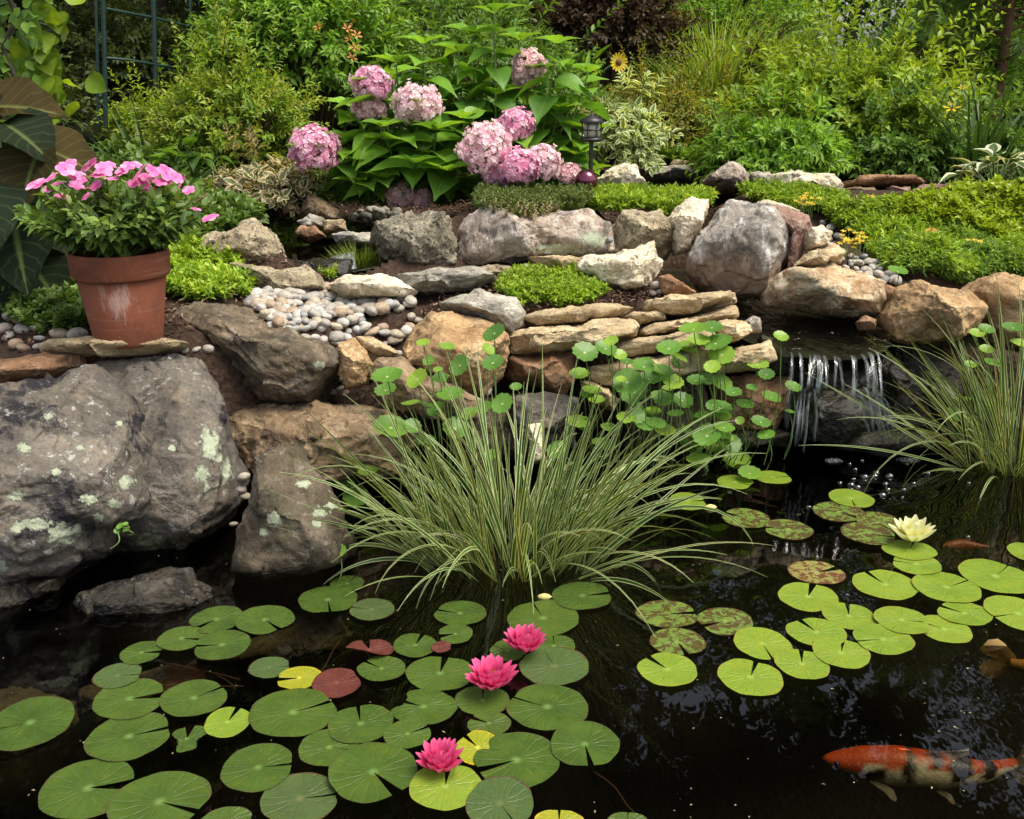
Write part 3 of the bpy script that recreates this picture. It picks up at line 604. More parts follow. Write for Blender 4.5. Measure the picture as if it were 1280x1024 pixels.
# upper basins
rock([(744, 226), (765, 210), (780, 204), (795, 210), (806, 224), (818, 238), (780, 242), (748, 238)], 5.95, .22, 'white', 'pale draped looking stone right of the gazing ball', 'rock', 'rock', seed=59, e=2.4)
rock([(796, 214), (812, 209), (868, 210), (870, 222), (815, 225)], 6.9, .2, 'greyslab', 'thin dark ledge stone over the upper basin', 'flagstone', 'flagstone', seed=60, e=6)
rock([(837, 207), (842, 201), (868, 202), (871, 210), (845, 212)], 6.9, .1, 'slab', 'tan block sitting on the thin dark ledge stone', 'stone', 'stone', seed=61, e=4)
rock([(878, 228), (890, 217), (910, 201), (923, 207), (938, 222), (936, 236), (900, 237)], 6.3, .2, 'pink', 'pinkish triangular rock at the back of the upper basin', 'rock', 'rock', seed=62)
rock([(935, 218), (945, 213), (963, 215), (963, 236), (940, 238)], 6.3, .12, 'greyslab', 'small tan and grey upright stone in the upper basin rim', 'stone', 'stone', seed=63)
rock([(955, 240), (962, 216), (985, 213), (1010, 218), (1037, 224), (1050, 236), (1045, 248), (1010, 252), (970, 250)], 6.2, .25, 'white', 'broad whitish rock at the right of the upper basin', seed=64)
rock([(1046, 229), (1080, 224), (1153, 221), (1157, 230), (1085, 235), (1050, 236)], 6.4, .2, 'rust', 'long thin brown slab in front of the green shrubs', 'flagstone', 'flagstone', seed=65, e=5)
rock([(1048, 238), (1095, 234), (1100, 248), (1050, 250)], 6.3, .15, 'brown', 'block under the left end of the long thin brown slab', 'stone', 'stone', seed=66, e=4)
rock([(1106, 236), (1138, 233), (1140, 252), (1108, 252)], 6.3, .13, 'wine', 'dark block under the right end of the long thin slab', 'stone', 'stone', seed=67, e=4)
rock([(1138, 240), (1150, 233), (1204, 232), (1210, 246), (1150, 252)], 6.3, .18, 'wine', 'low pinkish brown rock right of the long thin slab', 'rock', 'rock', seed=68)
# small left basin
rock([(370, 268), (380, 252), (397, 245), (420, 256), (434, 268), (425, 278), (385, 282)], 5.75, .16, 'brown', 'brown rock behind the small left basin', 'rock', 'rock', seed=69)
rock([(372, 278), (388, 268), (404, 272), (406, 285), (385, 287)], 5.5, .1, 'greyslab', 'pale greenish stone at the back of the left basin', 'stone', 'stone', seed=70)
rock([(403, 276), (430, 275), (433, 288), (406, 291)], 5.45, .09, 'slab', 'tan block beside the pale greenish stone', 'stone', 'stone', seed=71, e=4)
rock([(368, 292), (376, 282), (396, 284), (408, 296), (385, 302)], 5.3, .1, 'rust', 'rounded reddish stone in the left basin', 'stone', 'stone', seed=72, e=2.3, cuts=2)
rock([(414, 294), (430, 290), (472, 293), (474, 308), (420, 304)], 5.2, .12, 'greyslab', 'dark flat stone between the left basin and the porous boulder', 'flagstone', 'flagstone', seed=73, e=5)
rock([(272, 272), (290, 262), (330, 262), (336, 280), (300, 286)], 5.8, .16, 'darkbrown', 'dark brown rock under the variegated plant', 'rock', 'rock', seed=74)
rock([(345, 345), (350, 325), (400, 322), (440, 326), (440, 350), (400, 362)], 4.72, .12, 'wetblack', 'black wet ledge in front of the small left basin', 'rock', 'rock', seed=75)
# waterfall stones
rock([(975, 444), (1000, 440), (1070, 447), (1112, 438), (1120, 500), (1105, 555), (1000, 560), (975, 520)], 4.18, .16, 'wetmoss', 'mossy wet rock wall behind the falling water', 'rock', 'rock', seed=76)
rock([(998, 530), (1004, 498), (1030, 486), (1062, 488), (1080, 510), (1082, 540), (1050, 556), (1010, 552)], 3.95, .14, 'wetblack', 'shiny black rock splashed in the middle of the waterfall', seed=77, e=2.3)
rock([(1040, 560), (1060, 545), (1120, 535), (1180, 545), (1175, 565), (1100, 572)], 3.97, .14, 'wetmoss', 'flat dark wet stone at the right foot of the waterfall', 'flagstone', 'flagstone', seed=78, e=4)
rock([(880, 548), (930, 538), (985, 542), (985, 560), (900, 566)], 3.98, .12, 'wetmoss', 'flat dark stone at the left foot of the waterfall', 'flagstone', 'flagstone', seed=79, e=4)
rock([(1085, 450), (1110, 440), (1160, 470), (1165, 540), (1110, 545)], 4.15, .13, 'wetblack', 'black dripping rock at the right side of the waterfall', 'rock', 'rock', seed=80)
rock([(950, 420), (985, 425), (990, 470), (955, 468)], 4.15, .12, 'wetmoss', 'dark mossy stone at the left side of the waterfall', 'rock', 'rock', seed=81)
# shore stones front left
rock([(85, 790), (92, 754), (107, 740), (150, 726), (188, 714), (232, 716), (238, 730), (266, 744), (201, 770), (140, 786)], 2.74, .12, 'grey', 'long flat slab half out of the water below the huge boulder', 'flagstone', 'flagstone', seed=82, e=4, rough=.06)
rock([(-40, 735), (0, 722), (34, 724), (45, 747), (17, 768), (-40, 775)], 2.75, .14, 'grey', 'grey stone in the water at the left picture edge', 'rock', 'rock', seed=83)
rock([(29, 726), (52, 719), (75, 721), (74, 738), (54, 748)], 2.8, .08, 'grey', 'small pale stone under the foot of the huge boulder', 'stone', 'stone', seed=84)
for k, (pl_, Yd, lb) in enumerate([([(-60, 800), (10, 795), (75, 812), (78, 842), (10, 872), (-60, 880)], 2.35, 'large brown rock under water at the left edge'), ([(90, 812), (200, 780), (250, 790), (130, 850)], 2.5, 'brown rock under water below the long flat slab'),
        ([(230, 770), (420, 700), (440, 735), (280, 780)], 2.75, 'brown shelf under water beside the dark pointed boulder')]):
    o = rock(pl_, Yd, .12, 'under', lb, 'submerged_rock', 'rock', seed=85 + k); o.location.z = -.17
# ------------------------------------------------------------------ leaf materials
G = lambda *c, **k: list(c)
MT['mid'] = leafmat('mid_green_leaf', [(0.061, 0.139, 0.019), (0.122, 0.249, 0.030), (0.213, 0.379, 0.045)], .4)
MT['lime'] = leafmat('yellow_green_leaf', [(0.136, 0.238, 0.019), (0.283, 0.436, 0.032), (0.477, 0.600, 0.055)], .42)
MT['fresh'] = leafmat('fresh_green_leaf', [(0.092, 0.206, 0.020), (0.197, 0.390, 0.036), (0.346, 0.584, 0.066)], .42)
MT['dark'] = leafmat('dark_green_leaf', [(.010, .022, .008), (.018, .04, .012), (.035, .07, .018)], .25)
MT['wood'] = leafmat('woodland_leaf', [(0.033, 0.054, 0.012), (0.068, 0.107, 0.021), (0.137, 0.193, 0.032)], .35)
MT['spirea'] = leafmat('golden_spirea_leaf', [(0.086, 0.191, 0.020), (0.202, 0.348, 0.033), (0.344, 0.472, 0.044), (0.466, 0.337, 0.088)], .4)
MT['ember'] = leafmat('orange_tipped_leaf', [(.085, .165, .018), (.2, .29, .03), (.36, .36, .05), (.48, .24, .07)], .4)
MT['plum'] = leafmat('purple_brown_leaf', [(.025, .015, .011), (.056, .027, .018), (.094, .056, .025), (.062, .075, .022)], .35)
MT['varieg'] = leafmat('white_edged_leaf', [(.112, .210, .042), (.196, .336, .070)], .4, margin=(.2, .3), mcol=(.62, .66, .36))
MT['creamy'] = leafmat('cream_pink_edged_leaf', [(.04, .085, .018), (.08, .13, .03), (.3, .26, .14)], .3, margin=(.22, .34, .25), mcol=(.55, .44, .26))
MT['hosta'] = leafmat('hosta_leaf', [(.05, .10, .03), (.08, .15, .045)], .25, margin=(.26, .34), mcol=(.6, .62, .42), vein=.5)
MT['hyd'] = leafmat('hydrangea_leaf', [(0.062, 0.162, 0.023), (0.121, 0.292, 0.033), (0.253, 0.487, 0.042)], .38, vein=.6, rough=.4, nscale=5)
MT['imp'] = leafmat('impatiens_leaf', [(0.053, 0.114, 0.026), (0.098, 0.185, 0.034), (0.218, 0.330, 0.056)], .3, vein=.3)
MT['sedum'] = leafmat('sedum_leaf', [(0.120, 0.229, 0.022), (0.264, 0.436, 0.034), (0.481, 0.600, 0.055)], .3, rib=0, rough=.4)
MT['sedum2'] = leafmat('lime_sedum_leaf', [(0.162, 0.260, 0.020), (0.311, 0.437, 0.028), (0.459, 0.562, 0.045)], .32, rib=0, rough=.4)
MT['sedum3'] = leafmat('blue_green_sedum_leaf', [(0.110, 0.208, 0.040), (0.198, 0.342, 0.063), (0.332, 0.497, 0.095)], .3, rib=0, rough=.4)
MT['thyme'] = leafmat('thyme_leaf', [(0.055, 0.092, 0.019), (0.109, 0.169, 0.031), (0.182, 0.231, 0.048)], .25, rib=0)
MT['dry'] = leafmat('dry_flower_stalk', [(.3, .24, .13), (.45, .38, .22)], .2, rib=0)
MT['sedge'] = leafmat('striped_sedge_blade', [(.022, .06, .009), (.04, .10, .014), (.065, .14, .02), (.10, .19, .028), (.15, .14, .045)], .3, margin=(.34, .385, .04), mcol=(.58, .64, .30), rib=0, nscale=14)
MT['maiden'] = leafmat('fine_grass_blade', [(0.143, 0.242, 0.030), (0.247, 0.374, 0.047), (0.351, 0.462, 0.068)], .4, rib=.3)
MT['iris'] = leafmat('sword_leaf', [(.037, .088, .022), (.075, .156, .035)], .35, rib=.2)
MT['pine'] = leafmat('pine_needle', [(.062, .125, .025), (.112, .200, .044), (.163, .250, .062)], .3, rib=0)
MT['hop'] = leafmat('vine_leaf', [(.17, .30, .025), (.36, .52, .04)], .55, vein=.4)
MT['bigleaf'] = leafmat('large_dull_leaf', [(.012, .024, .011), (.026, .034, .012), (.06, .042, .012)], .35, vein=.22, rough=.75, spec=.12, nscale=4)
MT['penny'] = leafmat('pennywort_leaf', [(.055, .14, .02), (.09, .2, .03), (.16, .29, .035)], .4, rib=0, rough=.35)
MT['bark'] = plain('tree_bark', (.055, .045, .035), .9, .2, .5, 12, .8)
MT['redbark'] = plain('reddish_pine_bark', (.14, .075, .045), .9, .2, .5, 14, .8)

# ------------------------------------------------------------------ trees beyond the garden
def tree_geo(rng, h, r, nclump, ll, trunk_r, low=.3, leaves=26, lean=.06):
    s = np.linspace(0, 1, 9)
    tr = np.stack([lean * h * s + .12 * np.sin(s * 5 + rng.uniform(0, 6)), .1 * np.sin(s * 4 + rng.uniform(0, 6)), h * .93 * s], -1)
    parts = [tubes(tr, trunk_r * (1 - .85 * s) * (1 + .5 * np.exp(-s * 18)), 9)]; tips = []
    for i in range(15):
        u = rng.uniform(low * .8, .9); b = tr[int(u * 8)]; a = rng.uniform(0, 6.28); ln = r * rng.uniform(.6, 1.0) * (1.1 - .5 * u)
        e = b + np.array([cos(a) * ln, sin(a) * ln, ln * rng.uniform(.25, .8)]); q = np.linspace(0, 1, 6)[:, None]
        p = b * (1 - q) + e * q + Z * (.18 * ln * np.sin(q * pi)); parts.append(tubes(p, trunk_r * .4 * (1 - u * .6) * (1 - .85 * q[:, 0]), 5)); tips += [p[3], p[4], p[5]]
    tips = np.array(tips)
    d = blob_dirs(rng, nclump, -.8); n = len(d); rr = rng.uniform(.45, 1, n) * (1 + .5 * fbm(d * 2.3 + rng.uniform(0, 50), 3))
    cc = np.array([lean * h * .6, 0, h * (low + (1 - low) * .5)]) + d * rr[:, None] * (r, r, h * (1 - low) * .5)
    cc = np.concatenate([cc, tips + rng.normal(0, .15, tips.shape)])
    n = len(cc); m = leaves
    P = (cc[:, None] + rng.normal(0, .2 * r / 2.2, (n, m, 3)) * (1, 1, .55)).reshape(-1, 3)
    rn = np.clip(np.repeat(rng.uniform(0, .7, n), m) + rng.uniform(0, .3, n * m), 0, 1)
    g = leaves_geo(P, rng.normal(size=P.shape) - Z * .3, rng.normal(size=P.shape) + Z * .9, ll * rng.uniform(.7, 1.3, len(P)), ll * .5, rn, LENS3)
    return join(parts), g
def make_tree(name, label, loc, h, r, seed, mat, ncl=260, ll=.16, tr=.13, low=.3, group=None, leaves=26, bark='bark', lean=.06):
    rng = np.random.default_rng(seed); (V, F), g = tree_geo(rng, h, r, ncl, ll, tr, low, leaves, lean)
    e = empty(name, loc, label, 'tree', group)
    mk('trunk', V + loc, F, MT[bark], e); foliage('crown', (g[0] + loc, g[1], g[2], g[3]), mat, e); return e
TG = 'trees closing the back of the garden'
def tp(px, Y): p = at(px, 90, Y); return np.array([p[0], Y, gz(p[0], Y) - .03])
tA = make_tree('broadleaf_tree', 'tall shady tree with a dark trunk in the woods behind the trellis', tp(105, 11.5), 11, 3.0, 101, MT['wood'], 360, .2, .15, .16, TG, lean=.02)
tB = make_tree('broadleaf_tree', 'light green tree with low branches behind the fine ornamental grass', tp(870, 14), 6.6, 2.5, 102, MT['mid'], 320, .17, .11, .12, TG)
tC = make_tree('broadleaf_tree', 'leaning slim tree with sky showing round its stems at upper right', tp(1040, 13), 6.3, 2.1, 103, MT['mid'], 130, .15, .09, .34, TG, lean=.16)
LB = {0: 'dark woodland tree behind the left end of the trellis', 1: 'dark woodland tree behind the middle of the trellis', 2: 'shady tree behind the tall lanceolate shrub'}
for k, (src, px, Y, s, lb) in enumerate([
        (tA, -60, 9.0, .95, 'dark woodland tree at the upper left corner of the garden'), (tA, 205, 12.5, 1.05, 'dark trunked tree between the trellis posts'), (tA, 285, 10.5, .95, 'dark trunked tree just right of the trellis'),
        (tA, 20, 15, 1.1, 'woodland tree far behind the yellow green vine'), (tA, 380, 16, 1.1, 'woodland tree far behind the tall lanceolate shrub'), (tB, 520, 15, 1.1, 'leafy tree far behind the left of the hydrangea'),
        (tA, 640, 17, 1.15, 'woodland tree far behind the top of the hydrangea'), (tB, 760, 16, .85, 'leafy tree behind the purple brown shrub'), (tC, 1110, 15.5, .75, 'slim tree with dark stems against the bright sky gap'),
        (tC, 985, 16.5, .8, 'slim tree left of the bright sky gap'), (tB, 1260, 15, .72, 'leafy tree behind the soft pine at right'), (tA, 1400, 12, .6, 'woodland tree beyond the right picture edge behind the pine'), (tA, -260, 12.5, 1.15, 'woodland tree beyond the left picture edge'),
        (tB, 930, 21, .95, 'distant leafy tree above the fine ornamental grass'), (tB, 1200, 22, .95, 'distant leafy tree between the sky gap and the pine')]):
    dup(src, tp(px, Y), k * 1.7 + .5, s, lb, TG)
# tall overhanging trees that darken the pond's reflection
for k, (x, y, s) in enumerate([(-6.6, 12.6, 1.4), (-1.6, 15.5, 1.5), (12.5, 13, 1.3)]):
    dup(tA, (x, y, gz(x, y) - .03), k * 2.3, s, ['tall shade tree behind the golden shrub near the trellis', 'tall shade tree rising behind the hydrangea', 
                                       'tall shade tree rising behind the pine', 'tall shade tree rising behind the purple brown shrub'][k], TG)

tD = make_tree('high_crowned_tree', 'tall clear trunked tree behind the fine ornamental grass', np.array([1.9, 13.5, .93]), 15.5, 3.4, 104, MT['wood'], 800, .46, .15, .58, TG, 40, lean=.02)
dup(tD, (6.4, 13.8, .93), 2.1, 1.03, 'tall clear trunked tree behind the bright upright shrub', TG); dup(tD, (-2.6, 14.5, .93), 4., 1.05, 'tall clear trunked tree behind the tall lanceolate shrub', TG)
# ------------------------------------------------------------------ undergrowth far back (dark woods floor)
UG = 'low shrubs at the wood edge'
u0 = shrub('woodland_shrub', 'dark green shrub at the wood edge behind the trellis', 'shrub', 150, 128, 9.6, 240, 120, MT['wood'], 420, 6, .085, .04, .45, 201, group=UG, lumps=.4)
u1 = shrub('woodland_shrub', 'mid green shrub at the wood edge behind the hydrangea', 'shrub', 560, 110, 9.4, 260, 130, MT['mid'], 420, 6, .09, .042, .5, 202, group=UG, lumps=.4)
u2 = shrub('woodland_shrub', 'yellowish green shrub at the wood edge above the orange tipped bushes', 'shrub', 900, 105, 10.5, 260, 130, MT['fresh'], 420, 6, .09, .04, .5, 203, group=UG, lumps=.4)
for k, (src, px, Y, s, lb) in enumerate([(u0, -40, 8.4, 1.1, 'dark shrub at the wood edge in the upper left corner'), (u0, 265, 9.8, 1.1, 'dark shrub between the trellis and the lanceolate shrub'), (u0, 50, 12, 1.5, 'dark shrub deep in the wood behind the vine'),
        (u1, 430, 10, 1.2, 'mid green shrub at the wood edge behind the lanceolate shrub'), (u1, 680, 10.4, 1.25, 'mid green shrub at the wood edge left of the purple brown shrub'), 
        (u2, 1160, 11, 1.1, 'green shrub at the wood edge left of the pine'), (u1, 800, 12.5, 1.5, 'mid green shrub far behind the purple brown shrub'), (u1, 1270, 10, 1.2, 'mid green shrub at the wood edge behind the pine'), (u0, 520, 13, 1.9, 'dark shrub deep in the wood above the hydrangea'),
        (u0, 700, 13.5, 1.8, 'dark shrub deep in the wood above the sunflower'),  (u0, 340, 12.5, 1.7, 'dark shrub deep in the wood above the lanceolate shrub'),
        (u0, 190, 13, 1.5, 'dark shrub deep in the wood behind the trellis posts'), (u1, 1400, 11, 1.4, 'mid green shrub past the right picture edge')]):
    dup(src, tp(px, Y), k * 1.3 + .4, s, lb, UG)

for k, (px, Y, sc, lb) in enumerate([(-120, 16, 2.2, 'broad dark thicket far off at the upper left'), (70, 19, 2.6, 'broad dark thicket far behind the vine'), (230, 18, 2.5, 'broad dark thicket far behind the trellis'), (420, 20, 2.7, 'broad dark thicket far behind the lanceolate shrub'), (590, 21, 2.8, 'broad dark thicket far behind the hydrangea'),
        (760, 20, 2.6, 'broad dark thicket far behind the purple brown shrub'), (900, 24, 2.8, 'broad dark thicket far behind the fine ornamental grass'), (1240, 19, 2.5, 'broad dark thicket far behind the pine'), (1420, 17, 2.4, 'broad dark thicket past the right edge')]):
    dup(u0, tp(px, Y), k * 1.1, sc, lb, UG)
# ------------------------------------------------------------------ garden shrubs
shrub('golden_spirea', 'golden green shrub with orange tips left of the hydrangea', 'shrub', 300, 232, 6.6, 210, 145, MT['spirea'], 620, 8, .058, .02, .3, 211, lumps=.3, zmin=-.4)
shrub('tall_shrub', 'tall bright shrub with narrow leaves and a few orange blossoms behind the golden shrub', 'shrub', 385, 180, 7.6, 260, 225, MT['fresh'], 640, 7, .09, .032, .45, 212, lumps=.3)
shrub('tall_shrub', 'leafy shrub directly behind the hydrangea stems', 'shrub', 600, 195, 7.6, 330, 165, MT['mid'], 560, 7, .075, .032, .4, 213, lumps=.35)
shrub('purple_shrub', 'purple brown leaved shrub above the sunflower', 'shrub', 765, 125, 8.6, 185, 175, MT['plum'], 620, 7, .07, .035, .4, 214, lumps=.35)
shrub('orange_tipped_spirea', 'low shrub with orange tips behind the upper basin', 'shrub', 815, 205, 7.6, 175, 105, MT['ember'], 620, 7, .045, .018, .26, 215, lumps=.25, zmin=-.4)
shrub('orange_tipped_spirea', 'yellow and orange flushed shrub under the fine ornamental grass', 'shrub', 900, 196, 8.0, 150, 70, MT['ember'], 380, 7, .048, .019, .26, 216, lumps=.25)
shrub('variegated_shrub', 'white edged variegated shrub behind the lantern', 'shrub', 780, 212, 6.5, 95, 90, MT['varieg'], 150, 5, .085, .042, .2, 217, pitch=75, droop=.5, zmin=-.5)
shrub('viburnum', 'large green shrub with visible stems in the middle of the right side', 'shrub', 1060, 222, 7.4, 330, 165, MT['lime'], 900, 7, .082, .036, .42, 218, lumps=.38, fill=.35)
shrub('low_shrub', 'low green shrub with drooping pointed leaves behind the whitish rock', 'shrub', 965, 222, 6.7, 190, 80, MT['fresh'], 480, 6, .085, .028, .26, 219, droop=.5, zmin=-.4)
shrub('low_shrub', 'dark green shrub on the right above the long thin brown slab', 'shrub', 1120, 228, 6.9, 200, 85, MT['mid'], 460, 6, .075, .03, .28, 220, droop=.45, zmin=-.4)
shrub('weigela', 'bright upright shrub in front of the pine', 'shrub', 1170, 180, 8.2, 170, 150, MT['fresh'], 520, 7, .082, .034, .42, 221, lumps=.4)
shrub('red_leaved_shrub', 'small dark red sprig beside the fine ornamental grass', 'shrub', 947, 105, 8.4, 42, 55, MT['plum'], 60, 6, .05, .02, .2, 222)
shrub('variegated_groundcover', 'cream and pink edged low plant below the golden shrub', 'plant', 335, 258, 5.9, 150, 62, MT['creamy'], 150, 4, .075, .05, .16, 223, pitch=75, droop=.5, zmin=-.5)
shrub('leafy_perennial', 'mid green leafy plant at the far right behind the hosta', 'plant', 1250, 240, 6.6, 110, 90, MT['mid'], 200, 5, .09, .03, .25, 224, droop=.5)
shrub('golden_shrub', 'yellow green shrub behind the sword leaves at left', 'shrub', 205, 195, 7.2, 130, 75, MT['lime'], 260, 6, .055, .024, .26, 225)
# ornamental grasses and sword leaves
b = on_ground(890, 168, .9); b = np.array([at(890, 130, 9)[0], 9, .92])
grass('fountain_grass', 'fine arching ornamental grass fountain above the orange flushed shrub', 'grass plant', b + Z * .1, 1100, (.3, .3), (.9, 1.35), (.1, .55, .1), (1.2, .4), (.008, .013), MT['maiden'], 231)
b = np.array([at(185, 205, 6.5)[0], 6.5, gz(at(185, 205, 6.5)[0], 6.5)])
grass('daylily', 'clump of long dark sword leaves beneath the trellis', 'plant', b, 90, (.13, .13), (.45, .8), (.1, .5, .1), (.7, .3), (.014, .026), MT['iris'], 232)
b = np.array([at(1225, 200, 6.6)[0], 6.6, .86])
grass('daylily', 'daylily clump with two yellow flowers at the right', 'plant', b, 60, (.12, .12), (.4, .75), (.08, .4, .1), (.6, .3), (.013, .022), MT['iris'], 233)

# pine at the right edge
def pine(name, label, px, Y, h, seed):
    rng = np.random.default_rng(seed); c = tp(px, Y); s = np.linspace(0, 1, 8)
    tr = c + np.stack([.06 * np.sin(s * 4), .04 * np.sin(s * 3), h * s], -1); parts = [tubes(tr, .05 * (1 - .8 * s), 8)]; P, D = [], []
    for i in range(58):
        u = rng.uniform(.22, 1); b = tr[min(7, int(u * 7))] + Z * (u * 7 - int(u * 7)) * h / 8; a = rng.uniform(0, 6.28); ln = (1.1 - u * .75) * rng.uniform(.5, 1.0)
        q = np.linspace(0, 1, 7)[:, None]; e = np.array([cos(a), sin(a), .25]); p = b + e * ln * q + Z * .2 * ln * q ** 2; parts.append(tubes(p, .011 * (1 - .8 * q[:, 0]), 4))
        for j in range(2, 7):
            for _ in range(3):
                P.append(p[j] + rng.normal(0, .05, 3)); D.append(e + rng.normal(0, .5, 3) + Z * .2)
    P, D = np.array(P), np.array(D); n = len(P)
    g, _ = sprig(rng, P, D, np.full(n, .12), 7, .13, .0035, 6, 55, .1, taper=.2, T=NEEDLE)
    e = empty(name, c, label, 'tree'); mk('trunk', *join(parts), MT['redbark'], e); foliage('needles', g, MT['pine'], e)
pine('pine', 'soft needled pine with a thin reddish trunk at the upper right', 1245, 7.9, 2.6, 241)

# hosta, daylily flowers, vine, big leaves
def rosette(name, label, cat, px, py, Y, n, L, ll, lw, mat, seed, T=HEART, lean=(.3, 1.2), stem='green_stem', group=None):
    rng = np.random.default_rng(seed); p = at(px, py, Y); c = np.array([p[0], p[1], p[2]])
    a = rng.uniform(0, 6.28, n); th = rng.uniform(*lean, n); Lr = L * rng.uniform(.6, 1.1, n)
    d = np.stack([np.cos(a) * np.sin(th), np.sin(a) * np.sin(th), np.cos(th)], -1); tip = c + d * Lr[:, None]
    s = np.linspace(0, 1, 5)[None, :, None]; path = c + (tip - c)[:, None] * s
    ax = d * (1, 1, .2) + rng.normal(0, .25, (n, 3)); g = leaves_geo(tip, ax, Z + d * .3, ll * rng.uniform(.75, 1.2, n), lw, rng.uniform(0, 1, n), T)
    e = empty(name, c, label, cat, group); foliage('leaves', g, MT[mat], e); mk('stem', *tubes(path, .003 + ll * .01, 4), MT[stem], e); return e, path
rosette('hosta', 'white edged hosta at the right edge of the sedum bed', 'plant', 1245, 240, 6.0, 34, .24, .13, .085, 'hosta', 251)
rosette('hosta', 'plain green hosta like plant beside the variegated low plant', 'plant', 245, 225, 6.1, 18, .2, .12, .08, 'mid', 252)

# large dull leaves at the left edge
rng = np.random.default_rng(261)
e = empty('large_leaved_plant', at(10, 430, 3.9), 'large leaved plant with bronze and blue green leaves at the left edge behind the pot', 'plant')
BL = [(20, 130, 3.9, (1, -.1, .12), .95, .30), (30, 168, 3.75, (.9, -.5, -.35), .1, .26), (35, 215, 3.7, (-.3, -.6, -.8), .8, .26), (85, 195, 4.0, (1, .2, -.35), .95, .28), (20, 300, 3.7, (.3, -.7, -.7), .0, .34), (70, 285, 3.9, (.9, -.3, -.5), .12, .28),
      (-20, 250, 3.6, (.5, -.6, -.6), .05, .32), (50, 345, 3.8, (.6, -.4, -.6), .1, .26), (-30, 160, 3.8, (.2, -.9, -.3), .6, .3), (5, 235, 4.0, (.9, .1, -.5), .3, .3), (100, 250, 4.2, (.7, -.3, -.6), .02, .22), (-10, 370, 3.75, (.7, -.6, -.4), .1, .28)]
pos = np.array([at(x, y, Y) for x, y, Y, *_ in BL]); ax = nrmz(np.array([q[3] for q in BL], float)); sz = np.array([q[5] for q in BL])
HB = template([.3, .85, 1.05, 1.08, 1.0, .85, .62, .35, .06], .16, -.25, .03)
st0 = np.array(e.location); s = np.linspace(0, 1, 7)[None, :, None]
for i in range(len(BL)):
    g = leaves_geo(pos[i:i+1] - ax[i:i+1] * sz[i] * .45, ax[i:i+1], np.array([[rng.normal(0, .2), -.45, .9]]), sz[i], sz[i] * .85, np.array([BL[i][4]]), HB)
    foliage('leaf', g, MT['bigleaf'], e)
mk('stem', *tubes((st0 + rng.normal(0, .04, (len(BL), 1, 3))) * (1 - s) + (pos - ax * sz[:, None] * .45)[:, None] * s, .006, 5), MT['twig'], e)

# yellow green vine on the left post
e = empty('climbing_vine', tp(65, 6.6), 'backlit yellow green vine climbing the left trellis post', 'vine')
vp = np.array([at(60 + 9 * sin(y / 16), y, 6.6) for y in range(150, -60, -6)]); n = len(vp) * 3
P = np.repeat(vp, 3, 0) + rng.normal(0, .07, (n, 3)); keep = rng.uniform(0, 1, n) < .62; P = P[keep]
foliage('foliage', leaves_geo(P, rng.normal(0, .7, P.shape) + (0, -.2, -.6), rng.normal(0, .4, P.shape) + (0, -1, .5), .13 * rng.uniform(.6, 1.1, len(P)), .13, rng.uniform(0, 1, len(P)), HB), MT['hop'], e)
mk('stem', *tubes(vp, .006, 5), MT['twig'], e)
e = empty('climbing_vine', tp(10, 6.3), 'dark vine with small leaves over the far left post', 'vine')
vp = np.array([at(12 + 7 * sin(y / 13), y, 6.3) for y in range(150, -60, -6)]); P = np.repeat(vp, 5, 0) + rng.normal(0, .09, (len(vp) * 5, 3))
foliage('foliage', leaves_geo(P, rng.normal(0, .7, P.shape) + (0, -.2, -.5), rng.normal(0, .4, P.shape) + (0, -1, .5), .07, .05, rng.uniform(0, 1, len(P)), LENS), MT['mid'], e)
mk('stem', *tubes(vp, .014, 6), MT['bark'], e)

# ------------------------------------------------------------------ ground covers (nobody could count the sprigs)
def scatter(rng, poly, n):
    Q = np.array(poly, float); X = rng.uniform(Q.min(0), Q.max(0), (n * 4, 2)); return hit(X[inpoly(X[:, 0], X[:, 1], Q)][:n])
def cover(name, label, cat, poly, n, hh, k, ll, lw, mat, L, seed, per=3, Yf=None, T=LENS3, kind='stuff', pitch=65, lump=6., spread=.5, taper=.1):
    rng = np.random.default_rng(seed)
    if Yf:
        Q = np.array(poly, float); X = rng.uniform(Q.min(0), Q.max(0), (n * 3, 2)); X = X[inpoly(X[:, 0], X[:, 1], Q)][:n]; P = np.array([at(x, y, np.interp(y, *Yf)) for x, y in X])
    else: P = scatter(rng, poly, n)
    P[:, 2] += hh * np.clip(.45 + 1.1 * fbm(np.column_stack([P[:, :2] * lump, np.full(len(P), seed)]), 2), .05, 1.2) - L * .4
    D = Z + rng.normal(0, spread, P.shape) * (1, 1, 0)
    g, st = sprig(rng, P, D, L * rng.uniform(.7, 1.3, len(P)), k, ll, lw, per, pitch, .1, taper=taper, T=T, start=.1)
    if kind == 'stuff':
        V, F, U, A = g; return tag(mk(name, V, F, MT[mat], uv=U, rnd=A), label, cat, kind='stuff')
    e = empty(name, P.mean(0) * (1, 1, 0) + (0, 0, P[:, 2].min()), label, cat); foliage('foliage', g, MT[mat], e); mk('stem', *tubes(st, .0015, 3), MT['green_stem'], e); return e
cover('sedum_groundcover', 'mixed green sedum carpet filling the right bed', 'ground cover', [(1030, 272), (1100, 264), (1290, 258), (1330, 300), (1330, 350), (1190, 358), (1120, 345), (1075, 312)], 3800, .11, 5, .036, .011, 'sedum', .065, 301)
cover('lime_groundcover', 'bright lime green sedum mounds at the back of the right bed', 'ground cover', [(1110, 280), (1160, 260), (1290, 254), (1330, 290), (1240, 318), (1180, 300)], 1900, .17, 4, .042, .024, 'sedum2', .065, 302)
cover('feathery_groundcover', 'blue green feathery sedum at the front of the right bed', 'ground cover', [(1095, 315), (1180, 310), (1330, 325), (1330, 356), (1200, 360), (1130, 350)], 2000, .10, 6, .036, .008, 'sedum3', .065, 303)
